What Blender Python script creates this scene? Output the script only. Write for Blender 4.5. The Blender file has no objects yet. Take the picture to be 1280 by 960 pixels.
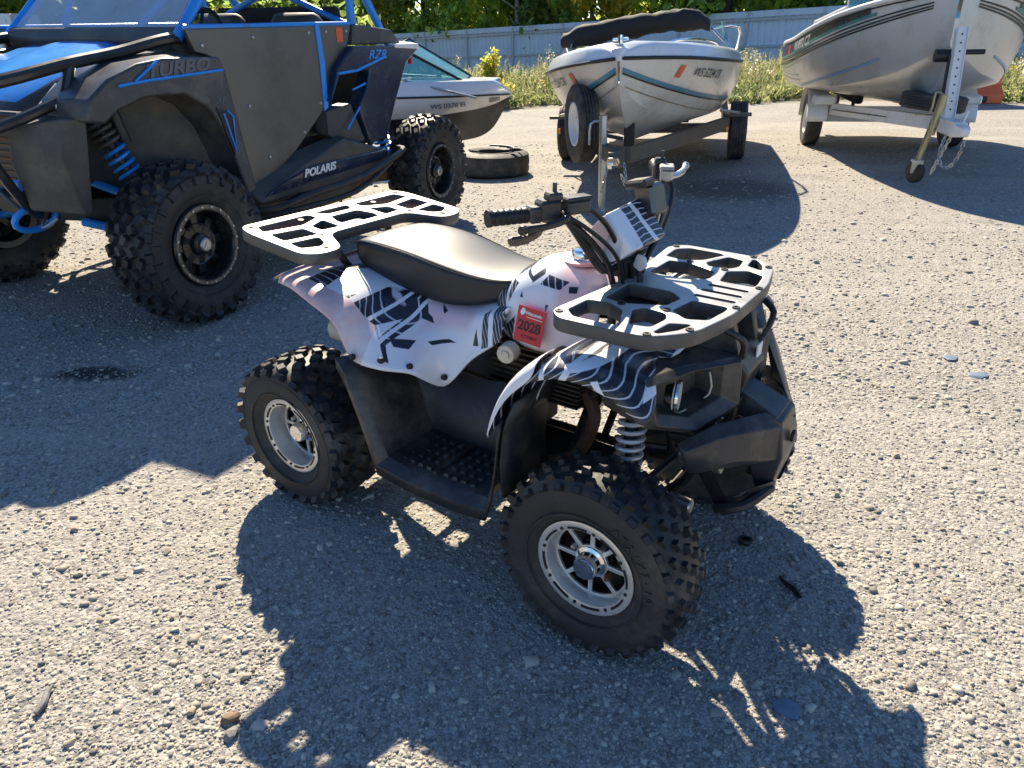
import bpy, bmesh, math, random
import numpy as np
from mathutils import Vector, Matrix, noise
R = math.radians
random.seed(7)
sc = bpy.context.scene
col = sc.collection
# ------------------------------------------------------------------ camera, sky, sun, exposure
cam = bpy.data.objects.new('camera', bpy.data.cameras.new('camera')); col.objects.link(cam)
cam.location = (0, 0, 1.352); cam.rotation_euler = (R(90 - 26.18), 0, 0)
cam.data.sensor_width = 36; cam.data.lens = 36 * 897.2 / 1280; cam.data.clip_end = 2000; cam.data.clip_start = .05
sc.camera = cam
SUN_AZ, SUN_EL = R(-11), R(38)
world = bpy.data.worlds.new('World'); sc.world = world; world.use_nodes = True
wn = world.node_tree; bgn = wn.nodes['Background']
sky = wn.nodes.new('ShaderNodeTexSky'); sky.sky_type = 'NISHITA'; sky.sun_disc = False
sky.sun_elevation = SUN_EL; sky.sun_rotation = SUN_AZ % (2 * math.pi); sky.air_density = 1.0; sky.dust_density = .1; sky.ozone_density = 8.0
wn.links.new(sky.outputs[0], bgn.inputs[0]); bgn.inputs[1].default_value = .078
sun = bpy.data.objects.new('sun', bpy.data.lights.new('sun', 'SUN')); col.objects.link(sun)
sun.data.energy = 5.0; sun.data.angle = R(.53); sun.data.color = (1, .875, .67)
sd = Vector((math.sin(SUN_AZ) * math.cos(SUN_EL), math.cos(SUN_AZ) * math.cos(SUN_EL), math.sin(SUN_EL)))
sun.rotation_euler = sd.to_track_quat('Z', 'Y').to_euler(); sun.location = sd * 30
sc.view_settings.view_transform = 'Standard'; sc.view_settings.look = 'None'; sc.view_settings.gamma = 1
sc.view_settings.use_curve_mapping = False; sc.view_settings.exposure = 1.15

# ------------------------------------------------------------------ helpers
def tag(o, label=None, cat=None, group=None, kind=None):
    if label: o['label'] = label
    if cat: o['category'] = cat
    if group: o['group'] = group
    if kind: o['kind'] = kind
    return o
def thing(name, label, cat, loc=(0, 0, 0), rz=0, group=None, rx=0, ry=0):
    o = bpy.data.objects.new(name, None); col.objects.link(o); o.empty_display_size = .1
    o.location = loc; o.rotation_euler = (rx, ry, rz)
    return tag(o, label, cat, group)
def children(o): return [c for c in bpy.data.objects if c.parent == o]
def copy_tree(o, parent=None):
    c = o.copy(); col.objects.link(c); c.parent = parent
    for ch in children(o): copy_tree(ch, c)
    return c
def T(x=0, y=0, z=0): return Matrix.Translation((x, y, z))
def RX(a): return Matrix.Rotation(R(a), 4, 'X')
def RY(a): return Matrix.Rotation(R(a), 4, 'Y')
def RZ(a): return Matrix.Rotation(R(a), 4, 'Z')
def frame(o, xa, ya):           # matrix with x axis along xa and y axis near ya
    x = Vector(xa).normalized(); z = x.cross(Vector(ya)).normalized(); y = z.cross(x)
    m = Matrix((x, y, z)).transposed().to_4x4(); m.translation = Vector(o); return m
def smooth_path(pts, k=6, closed=False):
    P = [Vector(p) for p in pts]; n = len(P); out = []
    for i in range(n if closed else n - 1):
        g = lambda j: P[j % n] if closed else P[max(0, min(n - 1, j))]
        a, b, c, d = g(i - 1), g(i), g(i + 1), g(i + 2)
        for s in range(k):
            t = s / k
            out.append(.5 * ((2 * b) + (c - a) * t + (2 * a - 5 * b + 4 * c - d) * t * t + (3 * b - a - 3 * c + d) * t ** 3))
    if not closed: out.append(P[-1])
    return out
def lerp(xs, ys, x):
    if x <= xs[0]: return ys[0]
    for i in range(len(xs) - 1):
        if x <= xs[i + 1]:
            t = (x - xs[i]) / (xs[i + 1] - xs[i]); return ys[i] + t * (ys[i + 1] - ys[i])
    return ys[-1]
def sst(a, b, t):
    t = max(0, min(1, (t - a) / (b - a))); return t * t * (3 - 2 * t)
def surf(S, ku=4, kv=3):        # dense grid through a coarse net of control points
    rows = [smooth_path(r, kv) for r in S]; cols = [smooth_path([r[j] for r in rows], ku) for j in range(len(rows[0]))]
    return [[c[i] for c in cols] for i in range(len(cols[0]))]
class MB:
    def __init__(s): s.v = []; s.f = []; s.m = []
    def add(s, vs, fs, mi=0, M=None):
        o = len(s.v)
        s.v += [tuple(M @ Vector(p)) for p in vs] if M else [tuple(p) for p in vs]
        s.f += [tuple(i + o for i in f) for f in fs]; s.m += [mi] * len(fs); return s
    def box(s, c, d, M=None, mi=0, ch=0, taper=1):
        x, y, z = d[0] / 2, d[1] / 2, d[2] / 2; C = Vector(c)
        if ch:
            pts = []
            for a in (-1, 1):
                for b in (-1, 1):
                    for e in (-1, 1):
                        k = taper if e > 0 else 1
                        for o in ((0, 1, 1), (1, 0, 1), (1, 1, 0)):
                            pts.append(C + Vector((a * (x * k - ch * o[0]), b * (y * k - ch * o[1]), e * (z - ch * o[2]))))
            return s.hull(pts, mi, M)
        vs = []
        for e in (-1, 1):
            k = taper if e > 0 else 1
            vs += [C + Vector((a * x * k, b * y * k, e * z)) for a, b in ((-1, -1), (1, -1), (1, 1), (-1, 1))]
        return s.add(vs, [(3, 2, 1, 0), (4, 5, 6, 7), (0, 1, 5, 4), (1, 2, 6, 5), (2, 3, 7, 6), (3, 0, 4, 7)], mi, M)
    def hull(s, pts, mi=0, M=None):
        bm = bmesh.new()
        for p in pts: bm.verts.new(p)
        bmesh.ops.convex_hull(bm, input=bm.verts[:])
        for v in [v for v in bm.verts if not v.link_faces]: bm.verts.remove(v)
        bmesh.ops.dissolve_limit(bm, angle_limit=.01, verts=bm.verts[:], edges=bm.edges[:])
        bm.verts.index_update()
        vs = [v.co.copy() for v in bm.verts]; fs = [[v.index for v in f.verts] for f in bm.faces]; bm.free()
        return s.add(vs, fs, mi, M)
    def tube(s, pts, r, n=8, mi=0, M=None, closed=False, caps=True, k=0):
        if k: pts = smooth_path(pts, k, closed)
        P = [Vector(p) for p in pts]; N = len(P); rs = r if isinstance(r, (list, tuple)) else [r] * N
        if len(rs) != N: rs = [lerp([i / (len(rs) - 1) for i in range(len(rs))], rs, j / (N - 1)) for j in range(N)]
        up = None; vs = []; fs = []
        for i in range(N):
            if closed: t = (P[(i + 1) % N] - P[i - 1]).normalized()
            else: t = (P[min(i + 1, N - 1)] - P[max(i - 1, 0)]).normalized()
            if up is None: up = t.orthogonal().normalized()
            up = (up - t * up.dot(t));
            if up.length < 1e-6: up = t.orthogonal()
            up.normalize(); b = t.cross(up)
            for j in range(n):
                a = 2 * math.pi * j / n; vs.append(P[i] + (up * math.cos(a) + b * math.sin(a)) * rs[i])
        for i in range(N if closed else N - 1):
            for j in range(n):
                i2 = (i + 1) % N; fs.append((i * n + j, i * n + (j + 1) % n, i2 * n + (j + 1) % n, i2 * n + j))
        if caps and not closed: fs += [tuple(range(n - 1, -1, -1)), tuple((N - 1) * n + j for j in range(n))]
        return s.add(vs, fs, mi, M)
    def cyl(s, a, b, r, r2=None, n=16, mi=0, M=None):
        return s.tube([a, b], [r, r if r2 is None else r2], n, mi, M)
    def lathe(s, prof, n=32, mi=0, M=None, a0=0, a1=360, closed=False):   # prof: (radius, height along local Y)
        vs = []; fs = []; full = abs(a1 - a0) >= 360; m = n if full else n + 1; k = len(prof)
        for i in range(m):
            a = R(a0 + (a1 - a0) * i / n); c, q = math.cos(a), math.sin(a)
            vs += [(r * c, h, r * q) for r, h in prof]
        for i in range(n):
            i2 = (i + 1) % m
            for j in range(k if closed else k - 1):
                j2 = (j + 1) % k; fs.append((i * k + j, i * k + j2, i2 * k + j2, i2 * k + j))
        return s.add(vs, fs, mi, M)
    def loft(s, secs, mi=0, M=None, closed=False, caps=False, mf=None):
        k = len(secs[0]); vs = [p for q in secs for p in q]; fs = []; ms = []
        for i in range(len(secs) - 1):
            for j in range(k if closed else k - 1):
                j2 = (j + 1) % k; fs.append((i * k + j, i * k + j2, (i + 1) * k + j2, (i + 1) * k + j)); ms.append(mf(i, j) if mf else mi)
        if caps:
            fs += [tuple(range(k - 1, -1, -1)), tuple((len(secs) - 1) * k + j for j in range(k))]; ms += [ms[0], ms[-1]]
        s.add(vs, fs, 0, M); s.m[-len(ms):] = ms; return s
    def prism(s, poly, d, M=None, mi=0):         # poly in local xy, extruded along z from 0 to d
        n = len(poly); vs = [(x, y, 0) for x, y in poly] + [(x, y, d) for x, y in poly]
        return s.add(vs, [tuple(range(n - 1, -1, -1)), tuple(range(n, 2 * n))] + [(i, (i + 1) % n, n + (i + 1) % n, n + i) for i in range(n)], mi, M)
    def mirror(s):
        n = len(s.v); s.v += [(x, -y, z) for x, y, z in s.v]; k = len(s.f)
        s.f += [tuple(i + n for i in reversed(f)) for f in s.f[:k]]; s.m += s.m[:k]; return s
    def mesh(s, name, mats, smooth=35):
        me = bpy.data.meshes.new(name); me.from_pydata(s.v, [], s.f)
        for m in (mats if isinstance(mats, (list, tuple)) else [mats]): me.materials.append(m)
        me.polygons.foreach_set('material_index', s.m)
        bm = bmesh.new(); bm.from_mesh(me); bmesh.ops.recalc_face_normals(bm, faces=bm.faces[:]); bm.to_mesh(me); bm.free()
        if smooth:
            me.polygons.foreach_set('use_smooth', [True] * len(me.polygons)); me.set_sharp_from_angle(angle=R(smooth))
        me.update(); return me
    def build(s, name, mats, parent=None, smooth=35, sub=0, solid=0, bevel=0, off=-1, M=None, loc=None):
        o = bpy.data.objects.new(name, s.mesh(name, mats, smooth)); col.objects.link(o); o.parent = parent
        if M is not None: o.matrix_local = M
        if loc is not None: o.location = loc
        if solid: q = o.modifiers.new('thickness', 'SOLIDIFY'); q.thickness = solid; q.offset = off
        if bevel: q = o.modifiers.new('bevel', 'BEVEL'); q.width = bevel; q.segments = 2; q.limit_method = 'ANGLE'; q.angle_limit = R(30)
        if sub: q = o.modifiers.new('subsurf', 'SUBSURF'); q.levels = sub; q.render_levels = sub
        return o
def from_obj(o, name):          # evaluated curve/text object -> mesh
    bpy.context.view_layer.update()
    me = bpy.data.meshes.new_from_object(o.evaluated_get(bpy.context.evaluated_depsgraph_get())); me.name = name
    d = o.data; bpy.data.objects.remove(o); bpy.data.curves.remove(d); return me
def text(name, body, size, mat, parent, M, ext=.001, shear=0, bold=0, sx=1):
    cu = bpy.data.curves.new(name, 'FONT'); cu.body = body; cu.size = size; cu.extrude = ext; cu.shear = shear; cu.offset = bold
    cu.align_x = 'CENTER'; cu.align_y = 'CENTER'; cu.resolution_u = 3
    o = bpy.data.objects.new(name, cu); col.objects.link(o)
    me = from_obj(o, name); me.transform(Matrix.Scale(sx, 4, (1, 0, 0))); me.materials.clear(); me.materials.append(mat)
    o = bpy.data.objects.new(name, me); col.objects.link(o); o.parent = parent; o.matrix_local = M; return o
def rounded(poly, r, k=4):      # round the corners of a polygon
    out = []; n = len(poly)
    for i in range(n):
        p = Vector(poly[i]); a = Vector(poly[i - 1]) - p; b = Vector(poly[(i + 1) % n]) - p
        rr = min(r, a.length * .45, b.length * .45); A = p + a.normalized() * rr; B = p + b.normalized() * rr
        for j in range(k + 1):
            t = j / k; out.append(tuple(A * (1 - t) ** 2 + p * 2 * t * (1 - t) + B * t * t))
    return out
def plate(name, outlines, depth, bevel, mat, parent, M):      # flat plate with holes, xy outlines
    cu = bpy.data.curves.new(name, 'CURVE'); cu.dimensions = '2D'; cu.fill_mode = 'BOTH'; cu.extrude = depth / 2 - bevel; cu.bevel_depth = bevel; cu.bevel_resolution = 1
    cu.offset = -bevel
    for pl in outlines:
        sp = cu.splines.new('POLY'); sp.points.add(len(pl) - 1); sp.use_cyclic_u = True
        for q, p in zip(sp.points, pl): q.co = (p[0], p[1], 0, 1)
    o = bpy.data.objects.new(name, cu); col.objects.link(o)
    me = from_obj(o, name); me.materials.clear(); me.materials.append(mat)
    me.polygons.foreach_set('use_smooth', [True] * len(me.polygons)); me.set_sharp_from_angle(angle=R(40))
    o = bpy.data.objects.new(name, me); col.objects.link(o); o.parent = parent; o.matrix_local = M; return o
def circle2(cx, cy, r, n=16, sx=1): return [(cx + r * sx * math.cos(2 * math.pi * i / n), cy + r * math.sin(2 * math.pi * i / n)) for i in range(n)]

# ------------------------------------------------------------------ materials
def nd(nt, t, **kw):
    n = nt.nodes.new(t)
    for k, v in kw.items():
        if k.startswith('i_'): n.inputs[k[2:].replace('_', ' ')].default_value = v
        else: setattr(n, k, v)
    return n
def mixc(nt, fac, a, b, blend='MIX'):
    n = nt.nodes.new('ShaderNodeMix'); n.data_type = 'RGBA'; n.blend_type = blend
    for sock, val in ((n.inputs[0], fac), (n.inputs[6], a), (n.inputs[7], b)):
        if hasattr(val, 'is_linked'): nt.links.new(val, sock)
        else: sock.default_value = val if not isinstance(val, tuple) or len(val) == 4 else (*val, 1)
    return n.outputs[2]
def ramp(nt, src, a, b, ca=(0, 0, 0, 1), cb=(1, 1, 1, 1), interp='LINEAR'):
    n = nt.nodes.new('ShaderNodeValToRGB'); n.color_ramp.interpolation = interp
    e = n.color_ramp.elements; e[0].position = a; e[1].position = b; e[0].color = ca; e[1].color = cb
    nt.links.new(src, n.inputs[0]); return n.outputs[0]
def M_(name, c, rough=.5, metal=0, var=.18, vs=9, dirt=None, da=.5, ds=6, bump=0, bs=150, spec=.5, coat=0, rv=.12):
    m = bpy.data.materials.new(name); m.use_nodes = True; nt = m.node_tree; b = nt.nodes['Principled BSDF']
    tc = nd(nt, 'ShaderNodeTexCoord'); n1 = nd(nt, 'ShaderNodeTexNoise', i_Scale=vs, i_Detail=6, i_Roughness=.65)
    nt.links.new(tc.outputs['Object'], n1.inputs['Vector'])
    f = ramp(nt, n1.outputs[0], .3, .7)
    base = mixc(nt, f, tuple(x * (1 - var) for x in c), tuple(min(1, x * (1 + var)) for x in c))
    if dirt:
        n2 = nd(nt, 'ShaderNodeTexNoise', i_Scale=ds, i_Detail=9, i_Roughness=.72)
        nt.links.new(tc.outputs['Object'], n2.inputs['Vector'])
        base = mixc(nt, ramp(nt, n2.outputs[0], .62 - .3 * da, .85 - .2 * da), base, dirt)
    nt.links.new(base, b.inputs['Base Color'])
    mr = nd(nt, 'ShaderNodeMapRange'); mr.inputs[3].default_value = max(.03, rough - rv); mr.inputs[4].default_value = min(1, rough + rv)
    nt.links.new(n1.outputs[0], mr.inputs[0]); nt.links.new(mr.outputs[0], b.inputs['Roughness'])
    b.inputs['Metallic'].default_value = metal; b.inputs['Specular IOR Level'].default_value = spec
    if coat: b.inputs['Coat Weight'].default_value = coat; b.inputs['Coat Roughness'].default_value = .12
    if bump:
        n3 = nd(nt, 'ShaderNodeTexNoise', i_Scale=bs, i_Detail=3); nt.links.new(tc.outputs['Object'], n3.inputs['Vector'])
        bp = nd(nt, 'ShaderNodeBump'); bp.inputs['Strength'].default_value = bump; bp.inputs['Distance'].default_value = .002
        nt.links.new(n3.outputs[0], bp.inputs['Height']); nt.links.new(bp.outputs[0], b.inputs['Normal'])
    return m
DUST = (.30, .25, .18)
m_tyre = M_('tyre_rubber', (.018, .018, .019), .58, var=.3, vs=14, dirt=(.15, .135, .11), da=.32, ds=7, bump=.35, bs=90)
m_tyre_side = M_('tyre_sidewall_dusty', (.030, .029, .028), .68, var=.3, vs=14, dirt=(.12, .105, .085), da=.45, ds=5, bump=.3, bs=120)
m_black = M_('black_plastic', (.026, .027, .030), .36, var=.2, vs=12, dirt=(.15, .13, .10), da=.45, ds=5, bump=.25, bs=400)
m_rack = M_('rack_black_coat', (.035, .035, .036), .5, var=.15, vs=20, dirt=(.18, .16, .14), da=.3, ds=8, bump=.1, bs=500, rv=.05, spec=1.0)
m_racktop = M_('rack_painted_glare_top', (.46, .46, .455), .42, metal=.35, var=.10, vs=16, dirt=(.22, .21, .20), da=.3, ds=10)  # sun glare on the rack tops, painted in as a pale colour
m_dark = M_('dark_steel', (.03, .03, .032), .45, metal=.4, dirt=(.10, .075, .05), da=.45, ds=12)
m_engine = M_('engine_grime', (.09, .07, .05), .6, metal=.4, var=.4, dirt=(.16, .10, .055), da=.6, ds=18, bump=.3, bs=80)
m_rust = M_('rusty_steel', (.16, .07, .035), .8, var=.4, vs=25, dirt=(.06, .04, .03), da=.5, ds=20, bump=.4)
m_alu = M_('machined_aluminium', (.72, .70, .66), .34, metal=.55, var=.08, dirt=(.28, .22, .15), da=.35, ds=9)
m_chrome = M_('chrome', (.75, .75, .76), .1, metal=1, var=.05, rv=.05)
m_steel = M_('zinc_steel', (.48, .48, .47), .38, metal=.9, var=.15, dirt=(.2, .17, .13), da=.3)
m_spring = M_('painted_spring', (.55, .55, .56), .35, metal=.3, dirt=DUST, da=.3)
m_vinyl = M_('seat_vinyl', (.016, .017, .021), .40, var=.15, vs=6, bump=.12, bs=420, rv=.04)
m_red = M_('red_decal', (.55, .02, .03), .35, var=.08)
m_ink = M_('black_ink', (.012, .012, .012), .5, var=.05)
m_white = M_('white_paint', (.78, .78, .77), .35, var=.05, dirt=(.5, .46, .4), da=.25)
m_cream = M_('cream_plastic', (.62, .58, .46), .5, var=.1, dirt=(.3, .24, .16), da=.4)
m_lens = M_('headlight_lens', (.75, .70, .55), .1, var=.05, spec=.8)
m_blue = M_('blue_powder_coat', (.02, .27, .80), .32, var=.1, dirt=(.12, .14, .17), da=.25, coat=.3)
m_utv = M_('utv_black_plastic', (.045, .047, .051), .36, var=.2, vs=7, dirt=(.17, .15, .12), da=.5, ds=4, bump=.15, bs=300)
m_utvmat = M_('utv_matte_plastic', (.058, .057, .053), .55, var=.2, vs=7, dirt=(.15, .125, .09), da=.5, ds=4, bump=.25, bs=300)
m_navy = M_('dark_navy_paint', (.012, .022, .05), .25, var=.15, dirt=(.1, .1, .1), da=.25, coat=.3)
m_door = M_('charcoal_door_panel', (.15, .145, .14), .36, metal=.75, var=.3, vs=3, dirt=(.14, .12, .09), da=.4, ds=3)
m_grey = M_('grey_outline_decal', (.11, .12, .14), .4, var=.1)
m_orange = M_('orange_plastic', (.75, .13, .03), .45, var=.1, dirt=(.4, .15, .08), da=.3)
m_gel = M_('boat_gelcoat_tan', (.68, .63, .55), .28, var=.06, vs=2, dirt=(.40, .34, .26), da=.35, ds=2, coat=.3)
m_gelw = M_('boat_gelcoat_white', (.72, .74, .77), .22, var=.04, vs=3, dirt=(.5, .48, .44), da=.2, coat=.3)
m_gelb = M_('boat_hull_navy', (.014, .016, .024), .3, var=.15, dirt=(.14, .11, .08), da=.4, ds=2)
m_blk = M_('boat_black_trim', (.012, .012, .014), .4, var=.2)
m_canvas = M_('black_canvas', (.016, .016, .018), .8, var=.3, vs=15, bump=.6, bs=60)
m_teal = M_('teal_stripe', (.05, .22, .32), .35, var=.08)
m_hullgrey = M_('aluminium_hull_paint', (.55, .54, .51), .3, metal=.35, var=.08, vs=2, dirt=(.34, .29, .22), da=.4, ds=2)
m_hulldark = M_('hull_dark_band', (.035, .03, .028), .3, var=.2)
m_green = M_('green_stripe', (.04, .20, .16), .35, var=.08)
m_bluelt = M_('faint_blue_stripe', (.22, .32, .50), .35, var=.1)
m_galv = M_('galvanised_trailer', (.10, .095, .09), .5, metal=.6, var=.25, dirt=(.17, .13, .09), da=.5, ds=6)
m_gold = M_('yellow_zinc', (.42, .37, .22), .4, metal=.75, var=.2, dirt=(.3, .3, .2), da=.4)
m_amber = M_('amber_lens', (.85, .30, .03), .25, var=.05)
m_tread = M_('road_tyre', (.030, .029, .028), .7, var=.3, dirt=(.15, .12, .09), da=.5, ds=8)
m_fence = M_('fence_white_steel', (.68, .77, .88), .38, var=.06, vs=1.5, dirt=(.48, .48, .47), da=.3, ds=1.2)
m_post = M_('fence_galvanised', (.5, .53, .57), .45, metal=.3, var=.1)
m_bark = M_('bark', (.06, .045, .032), .9, var=.4, vs=6, bump=.8, bs=25)
m_birch = M_('pale_bark', (.35, .34, .32), .8, var=.3, vs=5, dirt=(.05, .04, .03), da=.4)
m_glass = bpy.data.materials.new('tinted_acrylic'); m_glass.use_nodes = True
def glassy(m, c, a, rough=.08):
    nt = m.node_tree; b = nt.nodes['Principled BSDF']; b.inputs['Base Color'].default_value = (*c, 1); b.inputs['Roughness'].default_value = rough
    out = nt.nodes['Material Output']; tr = nd(nt, 'ShaderNodeBsdfTransparent'); tr.inputs[0].default_value = (*[min(1, x * .4 + .6) for x in c], 1)
    tc = nd(nt, 'ShaderNodeTexCoord'); n1 = nd(nt, 'ShaderNodeTexNoise', i_Scale=4, i_Detail=6); nt.links.new(tc.outputs['Object'], n1.inputs['Vector'])
    mr = nd(nt, 'ShaderNodeMapRange'); mr.inputs[3].default_value = max(0, a - .12); mr.inputs[4].default_value = a + .12; nt.links.new(n1.outputs[0], mr.inputs[0])
    mx = nd(nt, 'ShaderNodeMixShader'); nt.links.new(mr.outputs[0], mx.inputs[0]); nt.links.new(tr.outputs[0], mx.inputs[1]); nt.links.new(b.outputs[0], mx.inputs[2]); nt.links.new(mx.outputs[0], out.inputs[0]); return m
glassy(m_glass, (.74, .84, .95), .30, .3)
m_glassb = bpy.data.materials.new('boat_glass'); m_glassb.use_nodes = True; glassy(m_glassb, (.25, .55, .62), .35)

def graphic(name, base=(.80, .80, .83), dens=.5, navy=(.014, .016, .028), rot=20, sc_=7.0, pinkness=.5):
    m = bpy.data.materials.new(name); m.use_nodes = True; nt = m.node_tree; b = nt.nodes['Principled BSDF']; L = nt.links.new
    tc = nd(nt, 'ShaderNodeTexCoord'); mp = nd(nt, 'ShaderNodeMapping'); mp.inputs['Rotation'].default_value = (R(rot), R(35), R(25)); mp.inputs['Scale'].default_value = (.75, 2.3, 1.7)
    L(tc.outputs['Object'], mp.inputs[0])
    vo = nd(nt, 'ShaderNodeTexVoronoi', i_Scale=sc_, i_Randomness=1.0); vo.distance = 'MANHATTAN'; L(mp.outputs[0], vo.inputs['Vector'])
    sp = nd(nt, 'ShaderNodeSeparateColor'); L(vo.outputs['Color'], sp.inputs[0])
    dark = ramp(nt, sp.outputs[0], 1 - dens, 1 - dens + .001)
    wv = nd(nt, 'ShaderNodeTexWave', i_Scale=26, i_Distortion=1.6, i_Detail=.6, i_Detail_Scale=1.2); wv.wave_type = 'RINGS'; L(tc.outputs['Object'], wv.inputs['Vector'])
    lines = ramp(nt, wv.outputs['Fac'], .88, .96)
    stripe = mixc(nt, lines, navy, (.62, .62, .66))
    # jagged splinters: a second, finer cell layer
    v2 = nd(nt, 'ShaderNodeTexVoronoi', i_Scale=sc_ * 3.4, i_Randomness=1.0); v2.distance = 'MANHATTAN'; L(mp.outputs[0], v2.inputs['Vector'])
    s2 = nd(nt, 'ShaderNodeSeparateColor'); L(v2.outputs['Color'], s2.inputs[0]); spl = ramp(nt, s2.outputs[1], .86, .861)
    ns = nd(nt, 'ShaderNodeTexNoise', i_Scale=4.5, i_Detail=3); L(tc.outputs['Object'], ns.inputs['Vector'])
    pk = ramp(nt, ns.outputs[0], .64 - .25 * pinkness, .82 - .25 * pinkness)
    wh = mixc(nt, pk, base, (.78, .42, .42))
    wh = mixc(nt, mixc(nt, spl, (0, 0, 0), pk), wh, navy)
    c = mixc(nt, dark, wh, stripe)
    bars = nd(nt, 'ShaderNodeTexWave', i_Scale=5.2, i_Distortion=2.6, i_Detail=.4); bars.bands_direction = 'DIAGONAL'; L(tc.outputs['Object'], bars.inputs['Vector'])
    c = mixc(nt, ramp(nt, bars.outputs['Fac'], .955, .965), c, base)
    n4 = nd(nt, 'ShaderNodeTexNoise', i_Scale=30, i_Detail=6); L(tc.outputs['Object'], n4.inputs['Vector'])
    c = mixc(nt, ramp(nt, n4.outputs[0], .6, .95), c, (.45, .40, .34))
    L(c, b.inputs['Base Color']); b.inputs['Roughness'].default_value = .3; b.inputs['Coat Weight'].default_value = .25; b.inputs['Coat Roughness'].default_value = .15
    return m
def decal(name, dark, black, white, pink, base=(.80, .80, .83), navy=(.014, .016, .026), ring=(.1, 0, .25), freq=30):
    # printed panel graphic: convex shards given in side view (x, z); dark ones are filled with fine arcs
    m = bpy.data.materials.new(name); m.use_nodes = True; nt = m.node_tree; b = nt.nodes['Principled BSDF']; L = nt.links.new
    tc = nd(nt, 'ShaderNodeTexCoord'); sp = nd(nt, 'ShaderNodeSeparateXYZ'); L(tc.outputs['Object'], sp.inputs[0])
    def op(o, a, b_, c_=None):
        q = nd(nt, 'ShaderNodeMath'); q.operation = o
        for i, x in enumerate((a, b_, c_)):
            if x is None: continue
            if hasattr(x, 'is_linked'): L(x, q.inputs[i])
            else: q.inputs[i].default_value = x
        return q.outputs[0]
    def poly(P, w=.0006):
        ar = sum(P[i][0] * P[(i + 1) % len(P)][1] - P[(i + 1) % len(P)][0] * P[i][1] for i in range(len(P))); P = P if ar > 0 else P[::-1]; acc = None
        for i in range(len(P)):
            (x0, z0), (x1, z1) = P[i], P[(i + 1) % len(P)]; l = math.hypot(x1 - x0, z1 - z0); a, c = -(z1 - z0) / l, (x1 - x0) / l
            e = op('MULTIPLY_ADD', sp.outputs[0], a, op('MULTIPLY_ADD', sp.outputs[2], c, -(a * x0 + c * z0))); acc = e if acc is None else op('MINIMUM', acc, e)
        return acc
    def union(Ps, soft=.0006):
        acc = None
        for P in Ps: e = poly(P); acc = e if acc is None else op('MAXIMUM', acc, e)
        mr = nd(nt, 'ShaderNodeMapRange'); L(acc, mr.inputs[0]); mr.inputs[1].default_value = -soft; mr.inputs[2].default_value = soft; return mr.outputs[0]
    ns = nd(nt, 'ShaderNodeTexNoise', i_Scale=5, i_Detail=4); L(tc.outputs['Object'], ns.inputs['Vector'])
    c = mixc(nt, ramp(nt, ns.outputs[0], .55, .75, (0, 0, 0, 1), (.55, .55, .55, 1)), base, (.80, .50, .50))
    if pink: c = mixc(nt, op('MULTIPLY', union(pink, .012), .55), c, (.78, .40, .42))
    mp = nd(nt, 'ShaderNodeMapping'); mp.inputs['Location'].default_value = tuple(-x for x in ring); L(tc.outputs['Object'], mp.inputs[0])
    wv = nd(nt, 'ShaderNodeTexWave', i_Scale=freq, i_Distortion=.9, i_Detail=1.0, i_Detail_Scale=.8); wv.wave_type = 'RINGS'; wv.rings_direction = 'SPHERICAL'; L(mp.outputs[0], wv.inputs['Vector'])
    c = mixc(nt, union(dark), c, mixc(nt, ramp(nt, wv.outputs['Fac'], .90, .97), navy, (.55, .55, .6)))
    if black: c = mixc(nt, union(black), c, navy)
    if white: c = mixc(nt, union(white), c, base)
    n4 = nd(nt, 'ShaderNodeTexNoise', i_Scale=26, i_Detail=7, i_Roughness=.7); L(tc.outputs['Object'], n4.inputs['Vector'])
    c = mixc(nt, ramp(nt, n4.outputs[0], .58, .95, (0, 0, 0, 1), (.8, .8, .8, 1)), c, (.42, .38, .32))
    L(c, b.inputs['Base Color']); b.inputs['Roughness'].default_value = .3; b.inputs['Coat Weight'].default_value = .25; b.inputs['Coat Roughness'].default_value = .15
    return m
m_gfx = decal('white_graphic_plastic', [[(.12, .722), (.26, .697), (.352, .684), (.385, .645), (.27, .635), (.18, .672)], [(.04, .735), (.10, .745), (.15, .70), (.12, .68)], [(.565, .684), (.615, .725), (.645, .70), (.65, .632), (.58, .601)], [(.33, .645), (.372, .648), (.352, .60), (.325, .612)]],
    [[(.335, .605), (.345, .607), (.385, .565), (.372, .568)], [(.345, .612), (.40, .602), (.403, .588), (.37, .596)], [(.36, .66), (.395, .645), (.41, .632), (.37, .64)], [(.425, .598), (.47, .604), (.495, .598), (.44, .590)], [(.552, .648), (.568, .605), (.549, .601)], [(.40, .672), (.43, .662), (.425, .655)], [(.27, .62), (.31, .60), (.30, .592)]],
    [[(.10, .718), (.185, .705), (.195, .662), (.14, .672)], [(.215, .715), (.235, .712), (.205, .635), (.188, .64)], [(.30, .70), (.312, .698), (.262, .625), (.248, .63)], [(.352, .69), (.364, .687), (.335, .59), (.322, .595)], [(.575, .72), (.592, .72), (.622, .60), (.605, .60)]], [[(.33, .70), (.44, .69), (.53, .68), (.52, .635), (.39, .62)], [(-.15, .60), (-.15, .76), (.03, .76), (.03, .60)]])
m_gfxd = graphic('dark_graphic_plastic', dens=.86, rot=70, sc_=6, pinkness=.35)
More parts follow.
